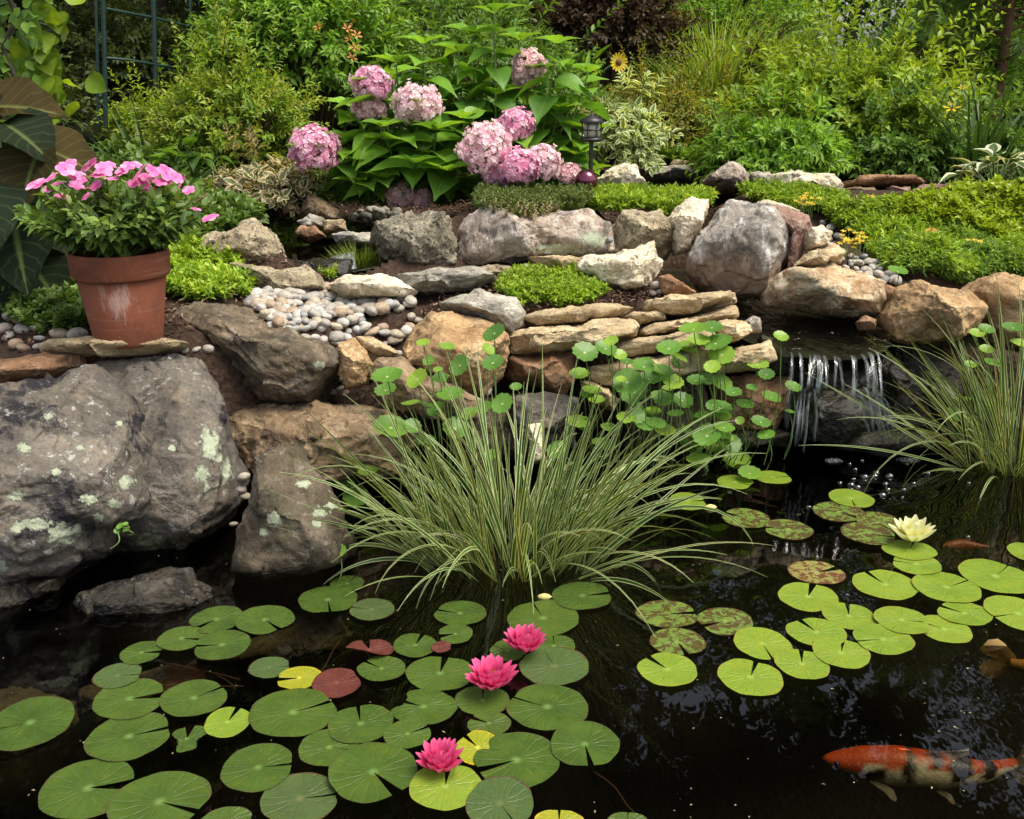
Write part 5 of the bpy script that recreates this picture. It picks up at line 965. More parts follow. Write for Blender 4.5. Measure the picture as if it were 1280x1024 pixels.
PADS = [
 (38, 905, 106, 58, 200, 'g', 'green lily pad lying alone at the left picture edge'),
 (234, 925, 48, 50, 75, 'g', 'torn half eaten green lily pad between two whole pads at left', 40, [(110, 40, .55), (250, 25, .4)]),
 (111, 987, 116, 69, 8, 'g', 'large green pad with a curled notch at the lower left', 26),
 (200, 1005, 122, 72, -25, 'g', 'large green pad cut by the bottom edge with small dark specks', 12),
 (162, 923, 104, 55, 22, 'g', 'big green pad touching the torn half eaten one', 10), (163, 877, 90, 47, 12, 'g', 'green pad split by a wide notch above the big pad', 24),
 (148, 849, 58, 30, 5, 'd', 'small dark olive pad at the upper left end of the left pad drift'), (243, 877, 82, 44, 35, 'g', 'round green pad whose notch points at the floating leaf stalks', 9),
 (285, 905, 58, 36, 65, 'b', 'small light green pad with a deep notch at its top beside the largest left pad', 20), (178, 821, 53, 26, 5, 'g', 'small green pad first of the row below the flat slab', 22),
 (228, 804, 62, 28, -8, 'g', 'second green pad of the row below the flat slab', 18), (271, 781, 66, 32, 222, 'g', 'third pad of the row below the flat slab split towards the lower left', 20),
 (278, 814, 72, 35, 185, 'g', 'pad with its dark slit to the left under the row of three pads', 12), (332, 783, 73, 35, -55, 'g', 'green pad with a small notch at its lower right beside the row of three pads', 13),
 (337, 836, 51, 26, 8, 'd', 'dull olive pad left of the small yellow pad'), (374, 850, 58, 27, 190, 'y', 'small bright yellow pad beside the dark red round pad', 26),
 (421, 857, 60, 36, 30, 'w', 'dark red round pad touching the small yellow pad', 4), (367, 895, 107, 60, 27, 'g', 'largest green pad below the small yellow pad', 9),
 (375, 1000, 100, 60, 10, 'd', 'brown edged dull pad cut by the bottom edge', 8), (323, 962, 92, 55, 8, 'g', 'smooth green pad above the brown edged dull pad', 9),
 (412, 940, 78, 44, -12, 'g', 'green pad tucked between the smooth pad and the huge pad'), (283, 1030, 70, 26, 20, 'g', 'pointed tip of a green pad at the bottom edge'),
 (434, 731, 42, 20, 60, 'g', 'small pad half hidden behind the pad under the dark pointed boulder'), (410, 752, 72, 34, -85, 'g', 'green pad nearest the dark pointed boulder', 8),
 (465, 765, 57, 27, 170, 'd', 'brownish olive pad right of the pad nearest the pointed boulder', 6), (575, 768, 65, 31, 165, 'g', 'green pad in front of the striped grass at its left', 10),
 (679, 774, 90, 46, 110, 'g', 'dark green pad behind the topmost pink flower', 6), (728, 747, 77, 34, 12, 'g', 'smooth pad just right of the yellow bud', 14),
 (569, 795, 45, 24, 195, 'g', 'small pad with a deep notch below the pad in front of the striped grass', 30), (519, 808, 56, 29, 70, 'g', 'pad with a deep notch right of the curled red pad', 16),
 (552, 812, 26, 14, 0, 'w', 'tiny brown pad beneath the small deeply notched pad', 6), (477, 840, 60, 31, 140, 'g', 'pad with a notch at its upper left under the curled red pad', 12),
 (550, 843, 84, 44, 80, 'g', 'broad pad with a wide top notch left of the middle pink flower', 18), (634, 815, 44, 26, 150, 'g', 'pad half hidden behind the middle pink flower'),
 (692, 810, 56, 28, 90, 'g', 'pad peeking out behind the dull pad right of the pink flowers'), (693, 836, 89, 47, 110, 'd', 'large dull green pad right of the middle pink flower', 4),
 (603, 877, 67, 37, 88, 'g', 'pad straight below the middle pink flower with its notch at the top', 9), (684, 888, 101, 57, 155, 'g', 'large smooth pad with a slit to the left and a rusty bite on its edge', 6),
 (529, 886, 84, 43, 155, 'g', 'pad with a broken upper left edge left of the pad below the middle flower', 16, [(0, 28, .35)]), (451, 911, 80, 48, 95, 'g', 'pad with a narrow top notch above the huge pad', 11),
 (510, 925, 60, 36, 30, 'g', 'pad partly under the lowest pink flower at its upper left', 12), (611, 907, 54, 31, 150, 'g', 'small pad with a notch to the left above the yellow green pad', 20),
 (597, 938, 56, 42, 130, 'y', 'yellow green pad behind the lowest pink flower', 18), (645, 955, 111, 67, 205, 'g', 'large pad with holes right of the yellow green pad', 16, [(-60, 10, .22)]),
 (731, 936, 88, 55, -80, 'g', 'pad at the right end of the pink flower drift with its notch at the bottom', 14), (467, 974, 112, 71, -55, 'g', 'huge green pad left of the lowest pink flower', 20),
 (557, 993, 88, 57, 85, 'b', 'light green pad just below the lowest pink flower', 18), (625, 1016, 86, 66, -60, 'd', 'dull olive pad at the bottom edge with a striped blade across it', 5),
 (699, 1030, 62, 24, 90, 'y', 'yellowish pad sliver at the bottom edge', 10), (785, 1030, 50, 20, 90, 'g', 'green pad sliver at the bottom edge right of the yellowish one'),
 (834, 769, 77, 34, 5, 'm', 'faintly mottled pad with a right hand slit, topmost of three left of the open water', 18), (847, 805, 68, 35, 290, 'm', 'heavily brown mottled pad between the two pads left of the open water', 16),
 (834, 840, 76, 40, 130, 'b', 'bright plain pad with a notch at its upper left by the open water', 18), (906, 779, 71, 33, 205, 'm', 'brown mottled pad alone between the two pad drifts', 16),
 (1021, 717, 69, 29, 25, 'r', 'reddish mottled pad at the top of the right drift', 22), (1010, 748, 74, 35, 80, 'b', 'green pad with a top notch below the reddish mottled pad', 20),
 (1061, 773, 63, 34, 95, 'b', 'bright pad with a top notch in the middle of the right drift', 16), (1020, 794, 72, 35, 125, 'b', 'bright pad with a slanting notch at its upper left in the right drift', 18),
 (953, 808, 70, 40, -70, 'b', 'bright pad with a brown notch below at the left end of the right drift', 8), (938, 848, 78, 46, 78, 'b', 'lowest bright pad of the right drift with its notch at the top', 14),
 (1002, 834, 65, 38, 92, 'b', 'bright pad touching the lowest one of the right drift', 16), (1051, 821, 67, 38, 85, 'b', 'bright pad with a brownish top notch low in the right drift', 13),
 (1103, 805, 74, 36, 190, 'b', 'bright pad with a brown slit to its left in the right drift', 6), (1180, 788, 63, 33, 150, 'b', 'bright pad partly under its left neighbour in the right drift', 8),
 (1127, 782, 68, 32, -10, 'b', 'bright pad overlapping its right neighbour in the right drift', 6), (1205, 769, 66, 28, 145, 'b', 'bright narrow pad with a notch at its upper left near the right edge', 16),
 (1106, 732, 78, 36, 125, 'b', 'bright pad with a yellow brown streak in the right drift', 14), (1183, 737, 83, 35, 35, 'b', 'bright pad with a folded notch tip in the right drift', 5),
 (1145, 709, 62, 24, 160, 'b', 'bright pad half under the one below the pale yellow flower', 8), (1136, 692, 68, 22, 80, 'b', 'bright pad just below the pale yellow flower', 6),
 (1244, 724, 82, 40, 60, 'b', 'large bright pad near the right edge', 3), (1272, 770, 76, 43, 195, 'b', 'bright pad with a dark slit cut by the right edge', 5), (1286, 692, 48, 26, 90, 'b', 'bright pad just entering at the right edge'),
 (1048, 641, 64, 24, -40, 'm', 'mottled pad under the plain one nearest the waterfall', 14), (1064, 625, 55, 22, -80, 'b', 'plain green pad nearest the waterfall bubbles', 8),
 (1099, 655, 56, 25, -60, 'm', 'mottled pad left of the pale yellow flower', 12), (1085, 672, 66, 27, -20, 'm', 'mottled pad lower left of the pale yellow flower', 10),
 (932, 649, 58, 25, 150, 'm', 'mottled pad with a left notch right of the striped grass', 14), (985, 664, 62, 24, 165, 'm', 'mottled pad right of the one beside the striped grass', 9),
 (919, 604, 46, 17, -30, 'b', 'left one of two small pads under the pennywort', 8), (966, 598, 47, 16, 10, 'b', 'right one of two small pads under the pennywort', 8), (860, 628, 46, 22, 5, 'b', 'pad half hidden by the right tips of the striped grass', 12),
]
for p in PADS: pad(*p[:7], **(dict(nw=p[7]) if len(p) > 7 else {}), **(dict(tear=p[8]) if len(p) > 8 else {}))
pad(912, 697, 40, 14, 90, 'd', 'dim olive pad sunk under the water right of the striped grass', z=-.05)
pad(462, 817, 58, 27, 100, 'w', 'curled dark red pad rolled up above the red round pad', nw=30, lift=.55, wob=.06)

# ------------------------------------------------------------------ water lilies
def lilymat(name, cols, tip):
    M = Mat(name); uv = M.n('ShaderNodeSeparateXYZ', {0: M.n('ShaderNodeTexCoord').outputs['UV']}); rn = M.n('ShaderNodeAttribute', attribute_name='rnd').outputs['Fac']
    c = M.ramp(uv.outputs[1], [(0., cols[0]), (.5, cols[1]), (1., tip)]); st = M.math('SINE', M.math('MULTIPLY', uv.outputs[0], 60.))
    c = M.mix(M.math('MULTIPLY', M.step(st, .3, 1.), .18), c, cols[0]); c = M.mix(M.math('MULTIPLY', rn, .3), c, tip)
    return M.surf(M.n('ShaderNodeMixShader', {0: .3, 1: M.bsdf(c, .45, None, .3), 2: M.n('ShaderNodeBsdfTranslucent', {0: c}).outputs[0]}).outputs[0])
MT['lilypink'] = lilymat('pink_lily_petal', [(.52, .01, .09), (.70, .03, .17)], (.8, .14, .32))
MT['lilycream'] = lilymat('cream_lily_petal', [(.8, .72, .12), (.85, .82, .35)], (.86, .86, .56))
MT['stamen'] = leafmat('orange_stamen', [(.75, .12, .03), (.85, .35, .03), (.85, .6, .05)], .1, rib=0)
MT['stameny'] = leafmat('yellow_stamen', [(.85, .6, .02), (.85, .7, .06)], .1, rib=0)
LP = template([.35, .75, 1, .92, .6, .12], .2, .42)
def lily(x, y, w, label, mat, smat, seed, layers=((12, .98, 1.), (12, .8, .97), (11, .62, .88), (9, .48, .73)), z=.02):
    w = w * 1.1
    rng = np.random.default_rng(seed); c = atz(x, y, z + .03); c[2] = z; r = w * proj(c)[2] / FPX / 2
    e = empty('water_lily', c, label, 'flower', 'water lily flowers')
    a0 = rng.uniform(0, 6)
    for li, (n, th, ln) in enumerate(layers):
        a = a0 + li * .3 + np.arange(n) * 2 * pi / n + rng.normal(0, .07, n); t = R(90) - (1 - th) * R(78) - R(14) + rng.normal(0, .05, n)
        D = np.stack([np.cos(a) * np.sin(t), np.sin(a) * np.sin(t), np.cos(t)], -1); N = -np.stack([np.cos(a) * np.cos(t), np.sin(a) * np.cos(t), -np.sin(t)], -1)
        ax = D; g = leaves_geo(c + D * .1 * r + Z * .004, ax, N, r * ln * rng.uniform(.93, 1.05, n), r * .46, rng.uniform(0, 1, n), LP); foliage('petal_whorl', g, MT[mat], e)
    n = 46; a = rng.uniform(0, 6.28, n); t = rng.uniform(.05, .6, n); D = np.stack([np.cos(a) * np.sin(t), np.sin(a) * np.sin(t), np.cos(t)], -1)
    foliage('stamens', leaves_geo(c + D * r * .18 + Z * r * .05, D, -D * (1, 1, 0) + Z * .1, r * .5, r * .07, rng.uniform(0, 1, n), LENS3), MT[smat], e)
    return e
lily(656, 803, 55, 'topmost of the three pink water lilies', 'lilypink', 'stamen', 501)
lily(615, 848, 64, 'middle and widest of the three pink water lilies', 'lilypink', 'stamen', 502, ((13, 1.02, 1.), (13, .86, .98), (12, .68, .88), (9, .52, .72)))
lily(550, 951, 62, 'lowest pink water lily beside the yellow green pad', 'lilypink', 'stamen', 503, ((11, .95, 1.), (11, .75, .98), (10, .58, .9), (8, .44, .76)))
lily(1141, 668, 54, 'pale yellow water lily among the mottled pads', 'lilycream', 'stameny', 504, ((9, .98, 1.), (9, .7, .97), (8, .42, .85)))
for x, y, lb, zz in [(680, 746, 'closed yellow lily bud in front of the striped grass', .012), (888, 634, 'small yellow bud floating right of the striped grass', .005)]:
    c = atz(x, y, zz); V, F = lathe([(0, -.02), (.007, -.014), (.0105, 0), (.008, .014), (.0, .024)], (0, 0, 0), 14); V = V[:, [2, 1, 0]]
    tag(mk('lily_bud', V + c, F, plain('bud', (.62, .5, .18), .5), loc=c), lb, 'flower bud')
# floating leaf stalks radiating under the pads
MT['stalk'] = plain('lily_stalk', (.10, .05, .03), .6)
for (p0, p1, lb) in [((300, 850), (202, 827), 'thin brown stalk from the pad row to the dark gap between the pads'), ((305, 858), (200, 858), 'thin brown stalk lying across to the left pads'), ((295, 862), (253, 832), 'thin brown stalk under the slit pad'), ((380, 860), (430, 800), 'thin dark stalk right of the small yellow pad'), ((742, 965), (800, 1018), 'dark stalk running down from the pad at the right end of the pink drift')]:
    s = np.linspace(0, 1, 6)[:, None]; a, b = atz(*p0, -.012), atz(*p1, -.03); tag(mk('leaf_stalk', *tubes(a * (1 - s) + b * s + np.array([.01, 0, 0]) * np.sin(s * 5), .0022, 5), MT['stalk'], loc=a), lb, 'stalk')

# ------------------------------------------------------------------ pennywort
def disc_template(k=22, rings=3, scal=.05, cup=.16):
    a = np.arange(k) * 2 * pi / k; V, U = [(0, 0, -.0)], [(.5, .5)]
    for r in np.linspace(0, 1, rings + 1)[1:]:
        w = .5 * r * (1 + scal * np.cos(a * 11) * r); V += list(zip(np.cos(a) * w, np.sin(a) * w, cup * r ** 2 * .5 + .02 * np.sin(a * 3) * r)); U += list(zip(.5 + np.cos(a) * .5 * r, .5 + np.sin(a) * .5 * r))
    F = [(0, 1 + i, 1 + (i + 1) % k) for i in range(k)]
    for q in grid_faces(rings, k, 1, True)[:, ::-1]: F += [(q[0], q[1], q[2]), (q[0], q[2], q[3])]
    return np.array(V, float), np.array(U, float), np.array(F)
DISC = disc_template()
M = Mat('pennywort_round_leaf'); rn = M.n('ShaderNodeAttribute', attribute_name='rnd').outputs['Fac']; uv = M.n('ShaderNodeVectorMath', {0: M.n('ShaderNodeTexCoord').outputs['UV'], 1: (.5, .5, 0)}, operation='SUBTRACT').outputs[0]
s = M.n('ShaderNodeSeparateXYZ', {0: uv}); r = M.n('ShaderNodeVectorMath', {0: uv}, operation='LENGTH').outputs['Value']; an = M.math('ARCTAN2', s.outputs[1], s.outputs[0])
c = M.ramp(rn, [(0, (.06, .15, .025)), (.5, (.12, .26, .035)), (1, (.26, .40, .04))]); vn = M.math('MULTIPLY', M.math('POWER', M.math('ABSOLUTE', M.math('COSINE', M.math('MULTIPLY', an, 5.5))), 40.), M.step(r, .06, .25))
c = M.mix(M.math('MULTIPLY', vn, .4), c, (.25, .36, .1)); c = M.mix(M.step(r, .07, .02), c, (.5, .58, .3))
MT['pwl'] = M.surf(M.n('ShaderNodeMixShader', {0: .35, 1: M.bsdf(c, .38, M.bump(vn, -.3, .003), .4), 2: M.n('ShaderNodeBsdfTranslucent', {0: M.mix(1., c, (1.4, 1.3, .6), 'MULTIPLY')}).outputs[0]}).outputs[0])
def pennywort(label, base_px, L, Y, seed, zb=0.02, dY=.12):
    rng = np.random.default_rng(seed); b0 = at(*base_px, Y); b0[2] = zb; e = empty('pennywort', b0, label, 'plant', 'pennywort clumps')
    ex = [(x + rng.uniform(-28, 28), y + rng.uniform(2, 48), w * rng.uniform(.7, 1.05)) for x, y, w in L if len(L) > 12 and y < 560 and rng.uniform() < (.25 if x < 650 else .9)]
    for (x, y, w) in L + ex:
        Yl = Y + rng.uniform(-dY, dY); c = at(x, y, Yl); d = w * proj(c)[2] / FPX; nr = np.array([[rng.normal(0, .3), -.45 + rng.normal(0, .3), .85]])
        lf = foliage('leaf', leaves_geo(c[None], np.array([[rng.normal(), .8, .2]]), nr, d, d * rng.uniform(.92, 1.05), rng.uniform(.1, 1, 1), DISC), MT['pwl'], e)
        s = np.linspace(0, 1, 7)[:, None]; b = np.array([c[0] + rng.normal(0, .03) + .25 * (b0[0] - c[0]), Yl + .04 + rng.normal(0, .03), min(zb, c[2] - .04)])
        mk('leaf_stalk', *tubes(b * (1 - s) + c * s + np.array([.02, -.01, 0]) * np.sin(s * pi), .0021, 5), MT['green_stem'], lf)
pennywort('pennywort clump with round leaves climbing over the left rocks behind the striped grass', (540, 570), [(484, 471, 42), (522, 474, 30), (553, 469, 26), (529, 429, 18), (559, 434, 22), (536, 451, 16), (575, 457, 28), (618, 417, 30), (610, 437, 20), (616, 454, 28), (489, 535, 44), (569, 536, 33), (563, 494, 36), (586, 518, 20), (628, 505, 28), (514, 505, 26), (605, 510, 22), (532, 552, 28), (613, 570, 22), (428, 602, 32), (445, 622, 34), (516, 533, 22), (482, 488, 28), (460, 590, 26), (545, 512, 24)], 3.42, 521)
pennywort('pennywort clump with round leaves spreading in front of the stacked ledge', (770, 580), [(731, 441, 34), (757, 436, 28), (774, 444, 20), (764, 427, 20), (724, 468, 26), (803, 456, 28), (825, 463, 24), (784, 478, 38), (811, 474, 28), (841, 478, 28), (791, 506, 28), (804, 516, 30), (781, 523, 22), (836, 436, 32), (848, 447, 24), (722, 528, 30), (761, 535, 22), (756, 555, 22), (667, 582, 18), (645, 484, 16), (830, 500, 26), (820, 530, 26), (745, 500, 22)], 3.72, 522)
pennywort('tall pennywort clump with round leaves left of the waterfall', (900, 590), [(867, 412, 36), (890, 410, 28), (900, 426, 30), (902, 444, 34), (860, 431, 26), (870, 476, 24), (884, 474, 20), (947, 456, 28), (917, 491, 22), (931, 506, 24), (899, 510, 32), (951, 528, 24), (884, 545, 36), (897, 558, 28), (873, 575, 30), (920, 577, 34), (937, 592, 30), (860, 541, 26), (850, 451, 22), (853, 501, 26), (905, 535, 28), (880, 520, 26), (915, 555, 26), (940, 485, 16), (865, 560, 26)], 3.78, 523)
pennywort('few pennywort leaves on long stalks right beside the falling water', (975, 560), [(976, 421, 20), (991, 484, 22), (964, 497, 26), (987, 515, 14)], 3.85, 524)
pennywort('pennywort leaves among the right striped grass', (1230, 560), [(1221, 417, 20), (1233, 412, 22), (1266, 410, 26), (1233, 437, 18), (1213, 456, 16), (1193, 518, 22), (1214, 528, 30), (1240, 454, 22), (1275, 430, 24), (1205, 500, 18)], 3.95, 525)
pennywort('single round leaf standing at the edge of the right sedum bed', (1122, 352), [(1122, 339, 25)], 4.45, 526, .55, .01)
pennywort('three tiny round leaves standing in the water before the dark pointed boulder', (385, 705), [(363, 667, 22), (391, 678, 13), (424, 689, 19)], 2.85, 527, -.03, .03)
pennywort('tiny sprout growing in a crack of the huge grey boulder', (153, 668), [(150, 658, 10), (158, 662, 9), (146, 664, 8), (157, 655, 7)], 2.745, 528, .4, .005)
# ------------------------------------------------------------------ koi
MT['amber'] = leafmat('amber_fin', [(.75, .42, .12), (.8, .55, .25)], .3, rib=.0)
def koi(label, path, Rw, colfn, seed, fm='fin', name='koi_fish', fins=True, scale=1.):
    """path: world points head -> tail base; Rw body half width"""
    P = np.array(path, float); n = 46; u = np.linspace(0, 1, n); k = np.linspace(0, 1, len(P))
    C = np.stack([np.interp(u, k, P[:, i]) for i in range(3)], -1)
    for _ in range(4): C[1:-1] = (C[:-2] + 2 * C[1:-1] + C[2:]) / 4
    T = nrmz(np.gradient(C, axis=0)); S = nrmz(np.cross(T, Z)); U = np.cross(S, T)
    pr = np.interp(u, [0, .03, .09, .18, .35, .55, .75, .9, 1], [.08, .38, .62, .84, 1, .93, .62, .36, .26]) * Rw
    hh = np.interp(u, [0, .05, .2, .4, .7, .9, 1], [.7, .75, 1.0, 1.12, 1.0, 1.1, 1.3]) * pr; m = 28; a = np.arange(m) * 2 * pi / m
    V = C[:, None] + S[:, None] * (np.cos(a) * pr[:, None])[..., None] + U[:, None] * (np.sin(a) * hh[:, None])[..., None]
    cl = np.zeros((n, m, 3)); uu = np.repeat(u[:, None], m, 1); aa = np.repeat(np.sin(a)[None], n, 0); nz = fbm(np.stack([uu * 9, aa * 1.6, uu * 0 + seed], -1).reshape(-1, 3), 3).reshape(n, m)
    cl = colfn(uu, aa, nz); e = empty(name, C[n // 3], label, 'fish', 'koi in the pond')
    caps = [np.array([list(range(m))[::-1]]), np.array([list(range((n - 1) * m, n * m))])]
    mk('body', V.reshape(-1, 3), [grid_faces(n, m, 0, True)] + caps, MT['koi'], e, col=cl.reshape(-1, 3))
    L = np.linalg.norm(np.diff(C, axis=0), axis=1).sum(); t = T[-1]; b = C[-1]; gs = []
    FT = template([.25, .6, .9, 1.1, 1.15, .7], .1, -.2, .03)
    def fin(nm, p, ax, nr, ln, wd): foliage(nm, leaves_geo(p[None], ax[None], nr[None], ln, wd, np.array([.5]), FT), MT[fm], e)
    fin('tail_fin', b - t * .02, t + U[-1] * .55, S[-1], L * .30, L * .15); fin('tail_fin', b - t * .02, t - U[-1] * .45, S[-1], L * .27, L * .15)
    i = int(n * .22)
    for sg in (-1, 1): fin('pectoral_fin', C[i] + S[i] * sg * pr[i] * .8 - U[i] * hh[i] * .6, S[i] * sg * .6 + T[i] * 1.2 - U[i] * .3, U[i], L * .16, L * .055)
    i = int(n * .52)
    for sg in (-1, 1): fin('pelvic_fin', C[i] + S[i] * sg * pr[i] * .6 - U[i] * hh[i] * .7, S[i] * sg * .4 + T[i] - U[i] * .3, U[i], L * .13, L * .045)
    i = int(n * .42); fin('dorsal_fin', C[i] + U[i] * hh[i] * .9, T[i] + U[i] * .06, S[i], L * .28, L * .05)
    for sg in (-1, 1):
        ev, ef = ico(2); mk('eye', ev * .0065 + C[3] + S[3] * sg * pr[3] * .93 + U[3] * hh[3] * .25, ef, MT['eye'], e)
    return e
M = Mat('koi_skin'); c = M.n('ShaderNodeAttribute', attribute_name='col').outputs['Color']; co = M.n('ShaderNodeTexCoord').outputs['Object']
v = M.n('ShaderNodeTexVoronoi', {'Vector': co, 'Scale': 150.}).outputs['Distance']; c = M.mix(M.math('MULTIPLY', M.step(v, .3, .6), .25), c, (.1, .06, .04))
MT['koi'] = M.surf(M.bsdf(c, .35, M.bump(v, .3, .002), .5)); MT['eye'] = plain('fish_eye', (.01, .01, .01), .15)
M = Mat('fish_fin'); MT['fin'] = M.surf(M.n('ShaderNodeMixShader', {0: .3, 1: M.n('ShaderNodeBsdfTransparent').outputs[0], 2: M.bsdf((.6, .5, .38), .4)}).outputs[0])
def lerp(a, b, m): return a * (1 - m[..., None]) + np.array(b) * m[..., None]
def sm(x, a, b):
    t = np.clip((x - a) / (b - a), 0, 1); return t * t * (3 - 2 * t)
def col1(u, s, n):
    c = np.zeros(u.shape + (3,)) + (.88, .8, .62); red = sm(s - .34 + n * .6 + np.where(u < .2, .75, .0) - .35 * (np.abs(u - .44) < .04) - .9 * (np.abs(u - .6) < .02), .0, .25)
    c = lerp(c, (.75, .10, .02), red)
    for (uc, w, s0) in ((.25, .045, -.6), (.40, .03, .1), (.62, .04, .2), (.66, .05, .7), (.78, .045, .2), (.52, .03, .75)): c = lerp(c, (.02, .017, .016), sm(n * 1.6 - np.hypot((u - uc) / w, (s - s0 - .25) / .6), -1.2, -.9))
    return c
def col2(u, s, n): return lerp(np.zeros(u.shape + (3,)) + (.5, .32, .1), (.62, .28, .05), sm(s + n, -.2, .4))
zk = -.048
koi('orange, black and white koi swimming just under the surface at lower right', [atz(1028, 948, zk), atz(1090, 954, zk), atz(1160, 962, zk), atz(1225, 966, zk), atz(1268, 955, zk)], .044, col1, 3)
koi('golden brown koi half outside the right edge showing its long tail', [atz(1420, 905, zk), atz(1380, 880, zk), atz(1330, 850, zk), atz(1290, 835, zk), atz(1262, 829, zk)], .04, col2, 8, 'amber')
koi('dim reddish fish deep under the water near the right edge', [atz(1178, 683, -.16), atz(1205, 681, -.16), atz(1235, 684, -.16)], .02, lambda u, s, n: np.zeros(u.shape + (3,)) + (.45, .1, .04), 9)

# ------------------------------------------------------------------ waterfall, bubbles
M = Mat('falling_water'); uv = M.n('ShaderNodeTexCoord').outputs['UV']; mp = M.n('ShaderNodeMapping', {'Vector': uv, 'Scale': (60, 1.6, 1)}).outputs[0]
nz = M.noise(mp, 1., 4, .6); nz2 = M.noise(M.n('ShaderNodeMapping', {'Vector': uv, 'Scale': (14, 2.5, 1)}).outputs[0], 1., 3)
al = M.math('MULTIPLY', M.step(nz, .3, .66), M.step(nz2, .3, .6)); al = M.math('MULTIPLY', al, M.math('MULTIPLY', M.n('ShaderNodeAttribute', attribute_name='rnd').outputs['Fac'], .6), clamp=True)
w = M.bsdf((.62, .66, .68), .12, M.bump(nz, .6, .01), .6)
MT['fall'] = M.surf(M.n('ShaderNodeMixShader', {0: al, 1: M.n('ShaderNodeMixShader', {0: M.math('MULTIPLY', M.math('MULTIPLY', M.n('ShaderNodeAttribute', attribute_name='rnd').outputs['Fac'], .5), M.n('ShaderNodeFresnel', {'IOR': 1.33, 'Normal': M.bump(nz, .5, .01)}).outputs[0]), 1: M.n('ShaderNodeBsdfTransparent', {0: (.88, .9, .88, 1)}).outputs[0], 2: M.n('ShaderNodeBsdfGlossy', {'Roughness': .08}).outputs[0]}).outputs[0], 2: w}).outputs[0])
def curtain(pts, n=90, m=26, seed=0, thick=.015, fq=60):
    """water curtain: list of columns (lip point, foot point, outward bulge)"""
    A = np.array([q[0] for q in pts]); B = np.array([q[1] for q in pts]); u = np.linspace(0, 1, n); k = np.linspace(0, 1, len(pts))
    a = np.stack([np.interp(u, k, A[:, i]) for i in range(3)], -1); b = np.stack([np.interp(u, k, B[:, i]) for i in range(3)], -1); v = np.linspace(0, 1, m)
    P = a[None] + (b - a)[None] * np.stack([v ** .8, v ** .55, v ** 1.5], -1)[:, None]
    P[..., 1] -= thick * (1 + 1.6 * noise(np.stack([np.tile(u * fq, (m, 1)), np.repeat(v[:, None], n, 1) * 2, np.full((m, n), seed)], -1)))
    return P.reshape(-1, 3), grid_faces(m, n), np.stack([np.tile(u, (m, 1)), np.repeat(v[:, None], n, 1)], -1).reshape(-1, 2)
lip = lambda x, y: atz(x, y, .445)
rng = np.random.default_rng(610); PT = []
lipx = np.array([984, 1005, 1030, 1055, 1075, 1088, 1097]); lipy = np.array([437, 440, 442, 443, 441, 438, 435])
def strand(p0, p1, w0, w1, sd, amt=1.):
    m = p0 * .5 + p1 * .5; v, f, u = curtain([(p0 - RT * w0 / 2, p1 - RT * w1 / 2), (p0, p1), (p0 + RT * w0 / 2, p1 + RT * w1 / 2)], 9, 26, sd, .02)
    soft = (1 - np.abs(u[:, 0] * 2 - 1) ** 2) * np.clip((1 - u[:, 1]) * 3.5, 0, 1) * np.clip(u[:, 1] * 9 + .25, 0, 1); PT.append((v, f, u * (.10 * w0 / .03, 1) + (sd * .137 % 1, 0), soft * amt))
for i in range(24):
    x = rng.uniform(986, 1095); y = np.interp(x, lipx, lipy); yl = rng.choice([468, 485, 492, 500, 512], p=[.2, .2, .25, .2, .15]) + (45 if x < 1002 else 0)
    strand(lip(x, y) + FW * .02, at(x + rng.normal(0, 3) + (x - 1040) * .12, yl, 3.80 + rng.uniform(-.03, .03)), rng.uniform(.006, .015), rng.uniform(.009, .024), i, rng.uniform(.3, .9))
for i in range(13): x = rng.uniform(1064, 1094); strand(at(x, rng.uniform(478, 500), 3.80), at(x + rng.uniform(12, 34), rng.uniform(525, 552), 3.81), rng.uniform(.008, .03), rng.uniform(.006, .02), 40 + i)
for i in range(7): x = rng.uniform(994, 1020); strand(at(x, rng.uniform(480, 500), 3.81), at(x + rng.uniform(-14, 2), rng.uniform(540, 566), 3.82), rng.uniform(.006, .02), rng.uniform(.004, .012), 60 + i)
o = 0; VV, FF, UU, SS = [], [], [], []
for v, f, u, sf_ in PT: VV.append(v); FF.append(f + o); UU.append(u); SS.append(sf_); o += len(v)
tag(mk('waterfall', np.concatenate(VV), np.concatenate(FF), MT['fall'], uv=np.concatenate(UU), rnd=np.concatenate(SS)), kind='structure')
c0 = at(405, 322, 4.72); V, F, U = curtain([(at(412, 322, 4.85), at(410, 345, 4.7)), (at(425, 318, 4.85), at(428, 340, 4.7)), (at(443, 314, 4.9), at(446, 335, 4.72))], 40, 12, 5, .008)
tag(mk('waterfall', V, F, MT['fall'], uv=U, rnd=np.full(len(V), .8)), kind='structure')
M = Mat('bubble_film'); lw = M.n('ShaderNodeLayerWeight', {'Blend': .35}).outputs['Facing']
MT['bubble'] = M.surf(M.n('ShaderNodeMixShader', {0: M.math('ADD', M.math('MULTIPLY', lw, .55), .06), 1: M.n('ShaderNodeBsdfTransparent').outputs[0], 2: M.n('ShaderNodeBsdfGlossy', {'Roughness': .05}).outputs[0]}).outputs[0])
bv, bf = ico(3); bb = mk('bubble', bv * (1, 1, .75), bf, MT['bubble'], loc=(0, 0, 0)); tag(bb, 'clear water bubble floating near the foot of the waterfall', 'bubble', 'bubbles below the waterfall'); rng = np.random.default_rng(600)
BB = [(1069, 587), (1067, 599), (1095, 591), (1081, 596), (1093, 595), (1112, 595), (1107, 605), (1110, 612), (1142, 604), (1103, 619), (1072, 609), (1064, 606), (1180, 581), (1192, 590), (1160, 592), (1011, 634), (1210, 671), (1211, 604), (1130, 612), (1062, 580), (1098, 570), (1043, 577), (1038, 576), (1134, 581), (1150, 571), (1205, 571), (1050, 604), (1078, 576), (1128, 622)]
